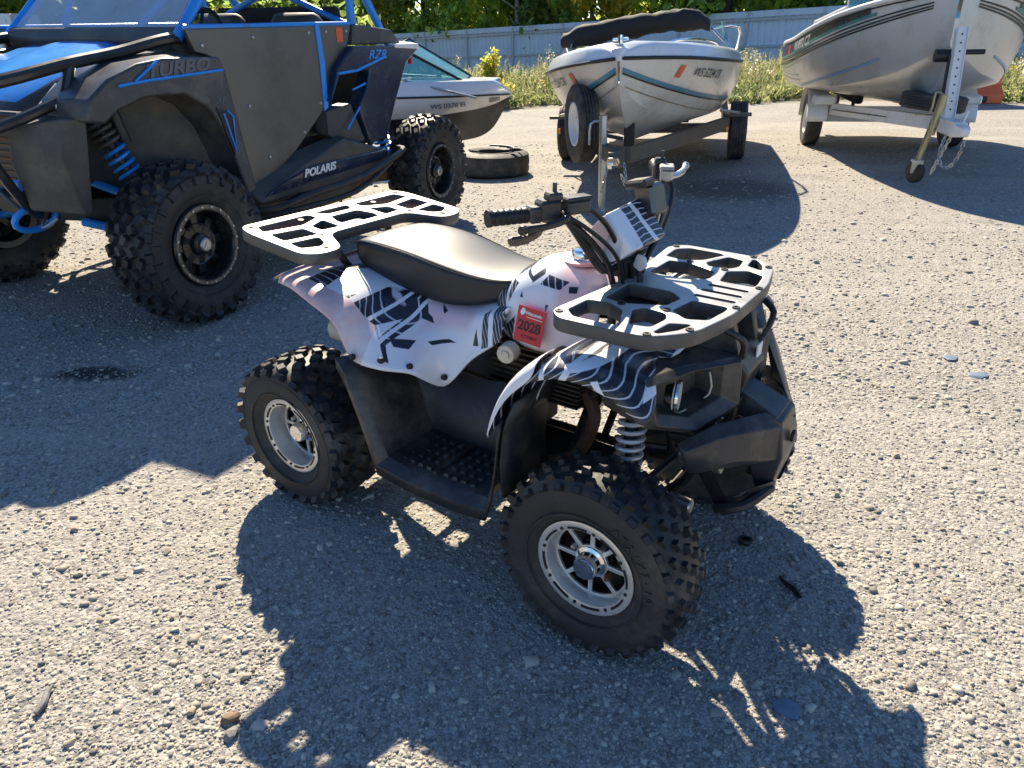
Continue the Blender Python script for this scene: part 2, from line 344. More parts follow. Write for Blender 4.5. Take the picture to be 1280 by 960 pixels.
m_gfxt = decal('tank_graphic_plastic', [[(.575, .70), (.60, .775), (.645, .775), (.632, .735), (.608, .69)], [(.595, .785), (.652, .828), (.660, .812), (.622, .782)], [(.716, .787), (.728, .808), (.786, .798), (.772, .781)], [(.62, .66), (.66, .70), (.655, .63)]],
    [[(.682, .795), (.707, .820), (.716, .807), (.692, .785)], [(.79, .789), (.81, .789), (.814, .776), (.796, .776)], [(.652, .808), (.694, .794), (.69, .788), (.655, .800)], [(.668, .762), (.676, .749), (.664, .747)], [(.746, .745), (.755, .745), (.75, .727)], [(.70, .66), (.74, .65), (.72, .64)]], [[(.60, .80), (.608, .80), (.635, .69), (.625, .69)]], [[(.74, .86), (.86, .84), (.86, .70), (.78, .72)]], freq=24)

m_gfxf = decal('carbon_graphic_fender', [[(.5, .3), (1.5, .3), (1.5, 1.0), (.5, 1.0)]], [], [[(.895, .76), (.912, .76), (.925, .66), (.915, .655)], [(.96, .735), (1.06, .765), (1.07, .755), (.97, .722)], [(1.03, .72), (1.045, .725), (1.085, .672), (1.075, .668)], [(1.10, .76), (1.115, .76), (1.15, .70), (1.14, .695)], [(.985, .765), (1.0, .765), (.97, .70), (.955, .705)], [(1.17, .725), (1.21, .705), (1.20, .695), (1.165, .712)]], None, ring=(1.10, -.30, .50), freq=30)
# ------------------------------------------------------------------ ground
def ground_z(x, y):
    z = .10 * math.tanh((x - 1.6) / 2.4) * sst(5.8, 8.6, y)
    z += -.72 * sst(15.5, 36, y) + .045 * max(-30, min(30, x - 2)) * sst(14, 34, y)
    return z
def ground():
    xs = [-400, -200, -100, -60, -40, -30, -24] + [i * .5 for i in range(-36, 49)] + [27, 32, 40, 60, 100, 200, 400]
    ys = [-60, -30, -15, -8, -4] + [i * .5 for i in range(-4, 60)] + [31, 33, 35, 38, 42, 48, 56, 70, 90, 130, 200, 320, 600]
    vs = [(x, y, ground_z(x, y)) for y in ys for x in xs]; n = len(xs)
    b = MB(); b.add(vs, [(j * n + i, j * n + i + 1, (j + 1) * n + i + 1, (j + 1) * n + i) for j in range(len(ys) - 1) for i in range(n - 1)])
    m = bpy.data.materials.new('gravel_lot'); m.use_nodes = True; nt = m.node_tree; p = nt.nodes['Principled BSDF']; L = nt.links.new
    tc = nd(nt, 'ShaderNodeTexCoord')
    def vor(s, f='F1', rnd=1.0):
        v = nd(nt, 'ShaderNodeTexVoronoi', i_Scale=s, i_Randomness=rnd); L(tc.outputs['Object'], v.inputs['Vector']); return v
    def noi(s, d=6, r=.6):
        v = nd(nt, 'ShaderNodeTexNoise', i_Scale=s, i_Detail=d, i_Roughness=r); L(tc.outputs['Object'], v.inputs['Vector']); return v
    v1, v2, v3 = vor(190), vor(80), vor(30)
    big = noi(.7, 5, .6); mid = noi(5, 6, .7); fine = noi(90, 4, .7)
    s1 = nd(nt, 'ShaderNodeSeparateColor'); L(v1.outputs['Color'], s1.inputs[0])
    s2 = nd(nt, 'ShaderNodeSeparateColor'); L(v2.outputs['Color'], s2.inputs[0])
    tan = mixc(nt, ramp(nt, mid.outputs[0], .3, .7), (.375, .345, .295), (.47, .435, .375))
    tan = mixc(nt, ramp(nt, big.outputs[0], .38, .62), tan, (.435, .395, .335))
    st = mixc(nt, s1.outputs[0], (.15, .145, .14), (.56, .525, .465))
    st2 = mixc(nt, s2.outputs[0], (.16, .155, .15), (.53, .495, .445))
    c = mixc(nt, .78, tan, st)
    c = mixc(nt, ramp(nt, s2.outputs[1], .45, .5), c, st2)
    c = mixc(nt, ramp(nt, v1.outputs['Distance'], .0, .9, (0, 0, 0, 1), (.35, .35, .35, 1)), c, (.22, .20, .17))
    # packed dust in the wheel tracks, drifts of darker loose stone
    mpt = nd(nt, 'ShaderNodeMapping'); mpt.inputs['Rotation'].default_value = (0, 0, R(24)); mpt.inputs['Scale'].default_value = (.28, 1.5, 1); L(tc.outputs['Object'], mpt.inputs[0])
    trk = nd(nt, 'ShaderNodeTexNoise', i_Scale=1.1, i_Detail=7, i_Roughness=.62); L(mpt.outputs[0], trk.inputs['Vector'])
    dust = ramp(nt, trk.outputs[0], .47, .66); c = mixc(nt, mixc(nt, .5, (0, 0, 0), dust), c, mixc(nt, fine.outputs[0], (.37, .345, .305), (.50, .47, .42)))
    drift = noi(1.7, 8, .68); c = mixc(nt, ramp(nt, drift.outputs[0], .54, .72, (0, 0, 0, 1), (.8, .8, .8, 1)), c, mixc(nt, s2.outputs[2], (.11, .105, .10), (.36, .335, .30)))
    # oil stain left of the quad, a darker patch under and beside the boat
    geo = nd(nt, 'ShaderNodeNewGeometry'); sep = nd(nt, 'ShaderNodeSeparateXYZ'); L(geo.outputs['Position'], sep.inputs[0])
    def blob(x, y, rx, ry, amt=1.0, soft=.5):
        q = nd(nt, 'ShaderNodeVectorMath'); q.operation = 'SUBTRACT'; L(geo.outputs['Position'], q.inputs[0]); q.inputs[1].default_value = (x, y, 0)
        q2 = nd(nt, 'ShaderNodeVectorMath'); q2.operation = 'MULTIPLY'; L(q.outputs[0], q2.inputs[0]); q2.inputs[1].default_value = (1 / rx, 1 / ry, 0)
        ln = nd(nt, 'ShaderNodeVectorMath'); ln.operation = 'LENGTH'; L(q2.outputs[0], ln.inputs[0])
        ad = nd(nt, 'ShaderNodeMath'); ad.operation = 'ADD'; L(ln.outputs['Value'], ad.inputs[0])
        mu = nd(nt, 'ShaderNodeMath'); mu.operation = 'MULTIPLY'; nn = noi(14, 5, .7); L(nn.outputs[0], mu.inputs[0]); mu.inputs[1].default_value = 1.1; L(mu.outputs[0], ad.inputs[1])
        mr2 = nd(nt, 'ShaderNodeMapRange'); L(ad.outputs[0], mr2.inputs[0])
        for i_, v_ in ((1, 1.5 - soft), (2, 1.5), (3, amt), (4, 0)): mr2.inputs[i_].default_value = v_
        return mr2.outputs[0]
    c = mixc(nt, blob(-1.83, 2.85, .26, .11, .9), c, (.02, .018, .016))
    c = mixc(nt, blob(-2.0, 2.2, .1, .06, .6), c, (.04, .018, .015))
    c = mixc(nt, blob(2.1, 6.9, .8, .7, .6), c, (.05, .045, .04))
    # soil and grass litter under the weeds
    ad = nd(nt, 'ShaderNodeMath'); ad.operation = 'MULTIPLY_ADD'; L(big.outputs[0], ad.inputs[0]); ad.inputs[1].default_value = 3.0; L(sep.outputs[1], ad.inputs[2])
    mr = nd(nt, 'ShaderNodeMapRange'); mr.inputs[1].default_value = 16.6; mr.inputs[2].default_value = 17.6; L(ad.outputs[0], mr.inputs[0])
    c = mixc(nt, mr.outputs[0], c, mixc(nt, ramp(nt, mid.outputs[0], .35, .65), (.07, .065, .03), (.14, .12, .06)))
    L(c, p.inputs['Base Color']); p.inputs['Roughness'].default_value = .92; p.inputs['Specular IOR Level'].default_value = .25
    def mth(op, a, bb):
        q = nd(nt, 'ShaderNodeMath'); q.operation = op
        for i, x in enumerate((a, bb)):
            if hasattr(x, 'is_linked'): L(x, q.inputs[i])
            else: q.inputs[i].default_value = x
        return q.outputs[0]
    h = mth('ADD', mth('MULTIPLY', v1.outputs['Distance'], -.45), mth('MULTIPLY', v2.outputs['Distance'], -1.0))
    h = mth('ADD', h, mth('MULTIPLY', v3.outputs['Distance'], -.5)); h = mth('ADD', h, mth('MULTIPLY', fine.outputs[0], .5)); h = mth('ADD', h, mth('MULTIPLY', mid.outputs[0], 1.6)); h = mth('ADD', h, mth('MULTIPLY', trk.outputs[0], 5.0))
    bp = nd(nt, 'ShaderNodeBump'); bp.inputs['Strength'].default_value = .75; bp.inputs['Distance'].default_value = .0052; L(h, bp.inputs['Height']); L(bp.outputs[0], p.inputs['Normal'])
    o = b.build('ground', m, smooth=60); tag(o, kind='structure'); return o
ground()
# ------------------------------------------------------------------ wheels (axle along local Y, outer face at -Y, origin at hub)
def carcass(Rt, W, Rr, bulge=1.0, kh=0):
    hw = W / 2; Rc = Rt - kh
    half = [(Rr, hw * .72), (Rr + .012, hw * .80), (Rr + (Rc - Rr) * .35, hw * 1.0 * bulge), (Rr + (Rc - Rr) * .62, hw * 1.02 * bulge), (Rr + (Rc - Rr) * .84, hw * .93), (Rc * .965, hw * .80), (Rc * .99, hw * .5), (Rc, 0)]
    return half
def tyre(name, parent, Rt, W, Rr, blocks, kh, nseg=64, mats=None, ribs=()):
    b = MB(); half = carcass(Rt, W, Rr, 1.0, kh)
    prof = [(r, -y) for r, y in half] + [(r, y) for r, y in reversed(half[:-1])]
    k = len(prof)
    b.lathe(prof, nseg, 0)
    for i in range(nseg):                           # dusty sidewall bands get the second material
        for j in list(range(0, 4)) + list(range(k - 5, k - 1)): b.m[i * (k - 1) + j] = 1
    ys = [y for r, y in reversed(half)]; rs = [r for r, y in reversed(half)]
    for rr, yy in ribs:                             # thin moulded rings on the sidewall
        b.tube([(rr * math.cos(t * math.pi / 24), yy, rr * math.sin(t * math.pi / 24)) for t in range(48)], .0022, 4, 1, closed=True)
    for y, n, off, ly, lc, rot, tilt, hh in blocks:  # lateral pos, count, phase, lateral size, circumferential size, yaw, tilt, height
        r0 = lerp(ys, rs, abs(y)); sg = 1 if y >= 0 else -1
        for i in range(n):
            a = 360 * (i + off) / n
            M = RY(a) @ T(0, y, 0) @ T(0, 0, r0) @ RX(-tilt * sg) @ RZ(rot)
            b.box((0, 0, hh / 2 - .004), (lc, ly, hh + .008), M, 0, 0, .72)
    return b.build(name, mats or [m_tyre, m_tyre_side], parent, smooth=28)
def atv_rim(parent, rr, depth, W, name='wheel'):
    b = MB(); o = -W / 2 * .76
    b.lathe([(rr * 1.02, o + .004), (rr * 1.05, o - .006), (rr * .97, o - .008), (rr * .86, o - .004), (rr * .84, o + .004), (rr * .80, o + depth), (rr * .78, W * .36), (rr * .98, W * .36)], 48, 0)
    for i_ in range(48):
        for j_ in (5, 6): b.m[i_ * 7 + j_] = 1
    w = b.build(name, [m_alu, m_ink], parent)
    sb = MB()
    for i in range(8):
        a = 45 * i + 12
        for t in range(5):                           # oblong cut-outs in the lip
            a1 = R(a + 5.5 * t - 11)
        sb.lathe([(rr * .893, o - .0085), (rr * .935, o - .0090), (rr * .935, o - .004), (rr * .893, o - .004)], 6, 0, None, a - 13, a + 13, True)
        M = RY(-(a + 22.5)) @ T(rr * .915, o - .0075, 0)
        sb.cyl((0, -.0012, 0), (0, .004, 0), .0042, None, 8, 0, M)
    sb.build('lip_slot', m_ink, w)
    holes = []
    for i in range(8):
        a0, a1 = 45 * i + 3.2, 45 * i + 41.8; ro, ri = rr * .76, rr * .36; pl = []
        for t in range(6): a = R(a0 + (a1 - a0) * t / 5); pl.append((ro * math.cos(a), ro * math.sin(a)))
        for t in range(4): a = R(a1 - 5 - (a1 - a0 - 10) * t / 3); pl.append((ri * math.cos(a), ri * math.sin(a)))
        holes.append(rounded(pl, .004, 2))
    plate('spokes', [circle2(0, 0, rr * .815, 48)] + holes, .008, .0015, m_alu, w, T(0, o + depth, 0) @ RX(90))
    d = MB(); d.lathe([(rr * .80, o + depth + .035), (rr * .3, o + depth + .03), (0, o + depth + .03)], 32); d.lathe([(rr * .42, W * .2), (rr * .42, o + depth + .012), (0, o + depth + .012)], 20)
    d.build('brake_drum', m_ink, w)
    h = MB(); h.lathe([(rr * .34, o + depth), (rr * .33, o + depth - .008), (rr * .26, o + depth - .012), (rr * .255, o + depth - .035), (rr * .22, o + depth - .042), (0, o + depth - .044)], 24)
    h.build('hub_cap', m_chrome, w)
    for i in range(4):
        q = MB(); q.lathe([(0, -.012), (.006, -.011), (.008, 0), (.008, .01)], 6, 0, RY(90 * i + 30) @ T(rr * .44, o + depth - .004, 0)); q.build('lug_nut', m_rust if i == 0 else m_steel, w)
    return w

# ------------------------------------------------------------------ quad bike (x forward from the rear axle, y left)
LW = 1.045; FR, RR_ = .251, .242
atv = thing('quad_bike', 'small white and black quad bike with pink graphics and black racks standing on the gravel', 'quad bike', (-.4477, 2.2395, -.006), R(-34.775))
def wheel_front(side):
    w = atv_rim(atv, .119, .032, .155)
    w.location = (LW, side * .366, FR); w.rotation_euler = (0, 0, 0 if side < 0 else math.pi)
    bl = []
    for y, ph in ((-.056, 0), (-.028, .5), (0, 0), (.028, .5), (.056, 0)): bl.append((y, 29, ph, .019, .025, 14 if y < 0 else -14, 16 if abs(y) > .04 else 5, .012))
    bl += [(-.073, 29, .5, .018, .026, 0, 50, .010), (.073, 29, .5, .018, .026, 0, 50, .010)]
    tyre('tyre', w, FR, .155, .117, bl, .014, ribs=((.150, -.0795), (.206, -.074)))
    # raised size lettering on the sidewall
    lm = M_('raised_sidewall_letter', (.05, .045, .036), .6) if 'raised_sidewall_letter' not in bpy.data.materials else bpy.data.materials['raised_sidewall_letter']
    for i, ch in enumerate('AT21X7-10'):
        a = 62 - i * 7.6
        text('sidewall_letter', ch, .024, lm, w, RY(-a + 90 - 90) @ T(.166, -.0805, 0) @ RX(90) @ RZ(-90), .0012)
    return w
wheel_front(-1); wheel_front(1)
def wheel_rear(side):
    w = atv_rim(atv, .117, .056, .225)
    w.location = (0, side * .315, RR_); w.rotation_euler = (0, 0, 0 if side < 0 else math.pi)
    bl = []
    for i, y in enumerate((-.084, -.050, -.017, .017, .050, .084)): bl.append((y, 22, .5 * (i % 2), .030, .037, 24 if i % 2 else -24, 12 if abs(y) > .07 else 4, .016))
    bl += [(-.104, 22, .25, .024, .034, 0, 48, .015), (.104, 22, .25, .024, .034, 0, 48, .015)]
    tyre('tyre', w, RR_, .225, .115, bl, .015, ribs=((.150, -.1145), (.190, -.112)))
    return w
wheel_rear(-1); wheel_rear(1)

# body panels
m_pinkw = M_('faded_pink_edge', (.76, .52, .50), .35, var=.3, vs=5, dirt=(.74, .72, .74), da=.55, ds=7)
def side_fender():
    S = [[(-.13, 0, .70), (-.13, -.10, .70), (-.125, -.19, .705), (-.11, -.27, .70), (-.10, -.295, .685)],
         [(-.06, 0, .71), (-.06, -.10, .712), (-.06, -.2, .72), (-.055, -.30, .715), (-.05, -.325, .70)],
         [(0.02, 0, .715), (0.02, -.10, .72), (.02, -.2, .73), (.03, -.325, .725), (.03, -.35, .705)],
         [(.10, 0, .72), (.10, -.10, .725), (.11, -.19, .735), (.12, -.34, .715), (.12, -.37, .69)],
         [(.18, 0, .70), (.18, -.11, .715), (.20, -.19, .715), (.22, -.335, .69), (.225, -.378, .65)],
         [(.25, 0, .70), (.25, -.12, .705), (.26, -.20, .68), (.275, -.325, .635), (.28, -.38, .565)],
         [(.33, 0, .69), (.33, -.13, .685), (.335, -.20, .645), (.36, -.31, .60), (.365, -.368, .552)],
         [(.41, 0, .68), (.41, -.13, .67), (.415, -.19, .625), (.43, -.275, .575), (.445, -.33, .548)],
         [(.49, 0, .69), (.49, -.135, .67), (.49, -.18, .62), (.487, -.215, .55), (.484, -.24, .482)],
         [(.56, 0, .71), (.56, -.14, .69), (.56, -.175, .65), (.555, -.19, .60), (.55, -.205, .565)],
         [(.64, 0, .74), (.64, -.15, .715), (.64, -.17, .69), (.64, -.185, .66), (.64, -.19, .635)]]
    G = surf(S, 5, 4); b = MB(); nv = len(G[0]); b.loft(G, mf=lambda i, j: 1 if (j >= nv - 6 and i < 27) else 0); b.mirror(); o = b.build('rear_fender', [m_gfx, m_pinkw], atv, smooth=60, solid=.007)
    for x, y, z in ((.29, -.385, .575), (.37, -.36, .575), (.435, -.32, .56), (.485, -.24, .51)):
        q = MB(); q.lathe([(0, -.006), (.007, -.005), (.009, .002), (.009, .006)], 10, 0, T(x, y, z) @ RX(-20)); q.build('bolt', m_ink, o)
    # tail lip, pink where the print has faded
    t = MB(); t.loft([[(-.16, y, .678), (-.13, y * .99, .699), (-.08, y * .97, .722)] for y in (-.285, -.2, 0, .2, .285)])
    t.build('tail_lip', m_pinkw, atv, smooth=60, sub=1, solid=.007)
side_fender()
def tank():
    b = MB(); S = []
    for x, w, zt, zb in ((.575, .13, .765, .66), (.62, .15, .800, .64), (.67, .165, .832, .625), (.73, .17, .842, .62), (.79, .165, .826, .62), (.84, .15, .800, .63), (.88, .12, .772, .65)):
        row = []
        for i in range(13):
            a = math.pi * i / 12; y = -w * math.cos(a); s = math.sin(a)
            row.append((x, y * (1 if i in (0, 12) else (.94 + .06 * s)), zb + (zt - zb) * s ** .62))
        S.append(row)
    b.loft(S); o = b.build('tank_cover', m_gfxt, atv, smooth=60, sub=1, solid=.006)
    q = MB(); q.lathe([(.034, 0), (.036, .006), (.030, .010), (.027, .010), (.027, .026), (.024, .031), (0, .032)], 24, 0, T(.765, 0, .826) @ RX(90) @ RX(0))
    q.build('fuel_cap', m_chrome, o)
    r = MB(); r.lathe([(.05, -.002), (.052, .006), (.040, .009), (.036, 0)], 24, 0, T(.765, 0, .826) @ RX(90)); r.build('filler_collar', M_('pink_plastic', (.72, .36, .34), .35), o)
    # registration sticker
    n = Vector((-.15, -1, .28)); M = frame((.722, -.172, .692), (1, -.1, -.02), (0, .25, 1))
    s = MB(); s.box((0, 0, 0), (.088, .090, .0012), M @ T(0, 0, .005), 0); st = s.build('registration_sticker', m_red, o, smooth=0)
    text('sticker_year', '2028', .036, m_ink, st, M @ T(0, -.004, .0062), .0004, bold=.0008)
    text('sticker_state', 'Wisconsin', .0125, m_white, st, M @ T(.008, .030, .0062), .0004, bold=.0003)
    text('sticker_code', 'CT7D8A7', .012, m_ink, st, M @ T(.004, -.030, .0062), .0003)
    u = MB(); u.prism([(-.036, .028), (-.03, .041), (-.022, .040), (-.019, .030), (-.026, .022), (-.031, .022)], .0006, M @ T(0, 0, .0058)); u.box((.012, .020, .0061), (.05, .0016, .0006), M); u.build('sticker_emblem', m_white, st, smooth=0)
tank()
def seat():
    b = MB(); S = []
    for x, w, zt, zb in ((.045, .09, .785, .745), (.06, .125, .803, .735), (.11, .142, .818, .715), (.20, .150, .821, .690), (.30, .152, .814, .668), (.40, .146, .794, .655), (.48, .132, .778, .668), (.55, .118, .770, .690), (.61, .100, .772, .715), (.635, .06, .772, .735)):
        h = zt - zb
        L_ = [(x, -w * .96, zb), (x, -w * .995, zb + h * .25), (x, -w * .995, zt - h * .22), (x, -w * .96, zt - h * .10), (x, -w * .88, zt - h * .04), (x, -w * .4, zt)]; S.append(L_ + [(a, -b_, c) for a, b_, c in reversed(L_)])
    b.loft(S, closed=True, caps=True); o = b.build('seat', m_vinyl, atv, smooth=60, sub=2)
    for sg in (-1, 1):
        q = MB(); q.tube([(p[3][0], sg * (abs(p[3][1]) + .0005), p[3][2] - .001) for p in S[1:-1]], .003, 6, 0, k=4); q.build('seat_piping', m_vinyl, o)
seat()
def front_fender():
    path = [(.772, .515), (.795, .595), (.838, .665), (.905, .720), (.99, .742), (1.07, .732), (1.125, .708), (1.165, .672)]
    for sg in (-1, 1):
        b = MB(); b.loft([[(x - .012, sg * .425, z - .03), (x, sg * .42, z), (x, sg * .37, z + .012), (min(x, 1.115) + (.012 if i < 3 else 0), sg * (.315 if i < 2 else .30), z + .012 + max(0, x - 1.115) * .9), (min(x, 1.095) + (.03 if i < 3 else 0), sg * (.285 if i < 2 else .23), z + (.0 if i < 2 else .012) + max(0, x - 1.095) * .6)] for i, (x, z) in enumerate(path)])
        b.build('front_fender', m_gfxf, atv, smooth=60, sub=2, solid=.007)
    for sg in (-1, 1):                                # pale printed leading strip at the rear of the arch
        w = MB(); w.loft([[(x - .006, sg * .428, z - .028), (x - .008, sg * .424, z + .010), (x - .006, sg * .372, z + .022), (x + .004, sg * .33, z + .022)] for x, z in path[:4]])
        w.build('fender_trim', m_gfx, atv, smooth=60, sub=2, solid=.004)
    c = MB(); c.loft([[(x, y, z + .012 - abs(y) * .06) for y in (-.25, -.15, 0, .15, .25)] for x, z in ((.88, .70), (.93, .728), (.98, .74), (1.03, .742), (1.08, .738), (1.13, .73))])
    c.build('front_cowl', m_gfxf, atv, smooth=60, sub=1, solid=.007)
    for sg in (-1, 1):                                # inner arch liner
        u = MB(); u.loft([[(.80, sg * y, .33), (.79, sg * y, .42), (.80, sg * y, .52), (.83, sg * y, .60)] for y in (.40, .30, .20)]); u.build('arch_liner', m_black, atv, smooth=60, solid=.006)
front_fender()
def foot_well(sg):
    b = MB(); Y = lambda y: sg * y
    rear = lambda y: [(.275, Y(y - .005), .575), (.305, Y(y), .53), (.345, Y(y), .43), (.375, Y(y), .34), (.395, Y(y), .30)]
    front = lambda y: [(.735, Y(y), .30), (.752, Y(y), .34), (.765, Y(y), .42), (.775, Y(y), .515), (.782, Y(y - .005), .55)]
    S = []
    for y in (.19, .26, .33, .385): S.append(rear(y) + [(.48, Y(y), .288), (.58, Y(y), .288), (.66, Y(y), .290)] + front(y))
    lip = [(p[0] - (.02 if i < 5 else -.0 if i < 8 else -.014), sg * .412, p[2] - (.022 if 4 <= i <= 8 else .0)) for i, p in enumerate(S[-1])]
    lip2 = [(p[0], sg * .414, p[2] - .03) for p in lip]
    inner = [(p[0], sg * .172, max(p[2], lerp([.27, .45, .6, .78], [.58, .50, .50, .54], p[0]))) for p in S[0]]
    b.loft([inner] + S + [lip, lip2]); o = b.build('foot_well', m_black, atv, smooth=40, solid=.006)
    t = MB()
    for i in range(9):
        for j in range(5):
            if (i == 4): continue
            t.box((.43 + i * .030, sg * (.215 + j * .034), .2925), (.018, .020, .009), None, 0, 0, .7)
    t.box((.55, sg * .285, .293), (.012, .17, .012)); t.build('tread_pads', m_black, o)
foot_well(-1); foot_well(1)

def rack(name, M, outline, holes, bolts, th=.034):
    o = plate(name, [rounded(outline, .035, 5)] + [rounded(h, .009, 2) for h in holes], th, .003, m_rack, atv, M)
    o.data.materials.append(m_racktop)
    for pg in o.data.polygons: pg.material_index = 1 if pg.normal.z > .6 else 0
    for x, y in bolts:
        q = MB(); q.lathe([(.009, 0), (.009, .003), (.004, .003), (.004, .0005), (0, .0005)], 12, 0, T(x, y, th / 2) @ RX(90)); q.build('bolt', m_ink, o)
    return o
def sym(polys): return polys + [[(x, -y) for x, y in reversed(p)] for p in polys]
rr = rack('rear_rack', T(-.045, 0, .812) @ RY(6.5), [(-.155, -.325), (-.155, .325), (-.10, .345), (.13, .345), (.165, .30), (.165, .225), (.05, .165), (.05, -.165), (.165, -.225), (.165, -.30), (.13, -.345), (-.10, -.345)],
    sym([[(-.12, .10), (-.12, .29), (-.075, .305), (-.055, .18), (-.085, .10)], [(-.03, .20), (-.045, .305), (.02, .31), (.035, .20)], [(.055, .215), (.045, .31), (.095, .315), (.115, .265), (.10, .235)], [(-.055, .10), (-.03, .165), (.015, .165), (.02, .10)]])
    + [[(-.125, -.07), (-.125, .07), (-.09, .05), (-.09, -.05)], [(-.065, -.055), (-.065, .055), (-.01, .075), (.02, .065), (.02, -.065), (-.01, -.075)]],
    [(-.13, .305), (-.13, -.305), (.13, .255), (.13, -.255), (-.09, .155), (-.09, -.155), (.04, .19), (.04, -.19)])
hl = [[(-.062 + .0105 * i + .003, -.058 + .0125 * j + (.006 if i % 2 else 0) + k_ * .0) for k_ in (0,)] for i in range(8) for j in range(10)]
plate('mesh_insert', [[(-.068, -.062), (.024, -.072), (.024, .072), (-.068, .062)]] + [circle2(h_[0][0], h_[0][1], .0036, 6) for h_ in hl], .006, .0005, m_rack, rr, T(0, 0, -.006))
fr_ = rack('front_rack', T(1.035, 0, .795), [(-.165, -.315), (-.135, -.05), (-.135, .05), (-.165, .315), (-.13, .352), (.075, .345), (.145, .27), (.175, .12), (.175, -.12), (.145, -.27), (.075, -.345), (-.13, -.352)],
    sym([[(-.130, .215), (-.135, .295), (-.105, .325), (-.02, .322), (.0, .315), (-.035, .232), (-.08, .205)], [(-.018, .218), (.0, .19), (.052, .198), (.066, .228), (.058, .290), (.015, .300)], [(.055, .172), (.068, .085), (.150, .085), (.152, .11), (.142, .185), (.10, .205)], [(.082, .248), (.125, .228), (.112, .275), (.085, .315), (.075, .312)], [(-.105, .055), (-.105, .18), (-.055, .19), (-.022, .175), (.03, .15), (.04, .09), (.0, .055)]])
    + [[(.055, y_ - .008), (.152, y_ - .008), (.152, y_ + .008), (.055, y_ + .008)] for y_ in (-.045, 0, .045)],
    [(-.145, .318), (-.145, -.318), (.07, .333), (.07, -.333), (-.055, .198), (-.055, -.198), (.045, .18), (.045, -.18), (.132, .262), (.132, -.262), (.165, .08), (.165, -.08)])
for sg in (-1, 1):
    for P in ([(.93, sg * .14, .70), (.93, sg * .14, .785)], [(1.12, sg * .14, .70), (1.12, sg * .14, .785)], [(-.06, sg * .13, .69), (-.06, sg * .15, .80)], [(.05, sg * .12, .69), (.06, sg * .2, .79)]):
        st = MB(); st.tube(P, .011); st.build('rack_stay', m_dark, atv)
for sg in (-1, 1):
    st = MB(); st.hull([(1.13, sg * .05, .70), (1.22, sg * .05, .698), (1.13, sg * .075, .70), (1.22, sg * .075, .698), (1.15, sg * .05, .782), (1.195, sg * .05, .782), (1.15, sg * .075, .782), (1.195, sg * .075, .782)]); st.build('rack_front_bracket', m_black, atv, bevel=.003)
    st = MB(); st.tube([(1.19, sg * .13, .778), (1.235, sg * .11, .752), (1.228, sg * .075, .700)], .008, 8, k=4); st.build('rack_front_stay', m_dark, atv)
br = MB()                                            # sloping bracket between steering head and front rack
br.hull([(.88, -.05, .775), (.88, .05, .775), (1.0, -.12, .772), (1.0, .12, .772), (.88, -.06, .75), (.88, .06, .75), (1.0, -.12, .757), (1.0, .12, .757)])
br.build('steering_shroud', m_black, atv, bevel=.004)

# steering and controls
sb = MB(); sb.tube([(.95, 0, .50), (.885, 0, .835)], .02, 10); sb.box((.885, 0, .838), (.05, .13, .03), RY(0), 0, .006); sb.build('steering_stem', m_dark, atv)
hb = MB(); hb.tube([(.765, -.402, 1.012), (.80, -.34, 1.012), (.848, -.265, 1.008), (.862, -.235, .985), (.885, -.14, .872), (.89, -.10, .852), (.89, 0, .85), (.89, .10, .852), (.885, .14, .872), (.862, .235, .985), (.848, .265, 1.008), (.80, .34, 1.012), (.765, .402, 1.012)], .0112, 10, k=4)
bar = hb.build('handlebar', m_dark, atv)
for sg in (-1, 1):
    g = MB(); P = [Vector((.764, sg * .405, 1.012)), Vector((.822, sg * .305, 1.011))]
    n = 26; g.tube([P[0].lerp(P[1], i / n) for i in range(n + 1)], [(.0185 if i in (0, 1) else .0172 if i % 3 else .0155) for i in range(n + 1)], 14); g.build('grip', m_ink, bar)
    c = MB(); M = frame((.836, sg * .285, 1.012), (-.5, sg * .86, 0), (0, 0, 1))
    c.box((0, .006, 0), (.05, .045, .042), M, 0, .006); c.box((-.01, .034, -.004), (.034, .018, .03), M, 0, .004); c.cyl(M @ Vector((-.015, .04, .0)), M @ Vector((-.015, .062, 0)), .005, None, 8); c.box((.035, .0, .0), (.03, .034, .036), M, 0, .005)
    c.build('switch_housing', m_black, bar)
    l = MB(); F = Vector((.55, sg * .10, 0)); 
    l.tube([(.862, sg * .262, 1.010), (.880, sg * .285, 1.004), (.868, sg * .335, .998), (.842, sg * .385, .996)] if sg < 0 else [(.868, .262, 1.010), (.880, .30, 1.012), (.872, .36, 1.014), (.852, .418, 1.016)], [.008, .009, .0085, .0075, .0085], 8, k=5)
    l.lathe([(0, -.008), (.010, -.006), (.011, 0), (.010, .006), (0, .008)], 10, 0, T(.842 if sg < 0 else .852, sg * (.388 if sg < 0 else .420), .996 if sg < 0 else 1.016))
    l.build('brake_lever', m_dark if sg < 0 else m_steel, bar)
    mc = MB(); M = frame((.875, sg * .235, 1.018), (-.4, sg * .9, 0), (0, 0, 1)); mc.box((0, .004, 0), (.06, .03, .034), M, 0, .005); mc.box((0, .022, 0), (.066, .008, .038), M, 0, .003); mc.build('master_cylinder', m_black if sg < 0 else m_steel, bar)
tt = MB(); tt.loft([[(.822, -.300, .972), (.842, -.296, .972), (.842, -.296, 1.0), (.822, -.30, 1.0)], [(.815, -.320, .962), (.838, -.318, .958), (.838, -.318, .976), (.815, -.32, .978)], [(.800, -.36, .958), (.826, -.362, .952), (.826, -.362, .972), (.80, -.36, .976)], [(.790, -.385, .952), (.818, -.388, .948), (.818, -.388, .978), (.79, -.385, .980)]], closed=True, caps=True)
tt.build('thumb_throttle', M_('brown_lever', (.14, .085, .05), .5, var=.3), bar, sub=1)
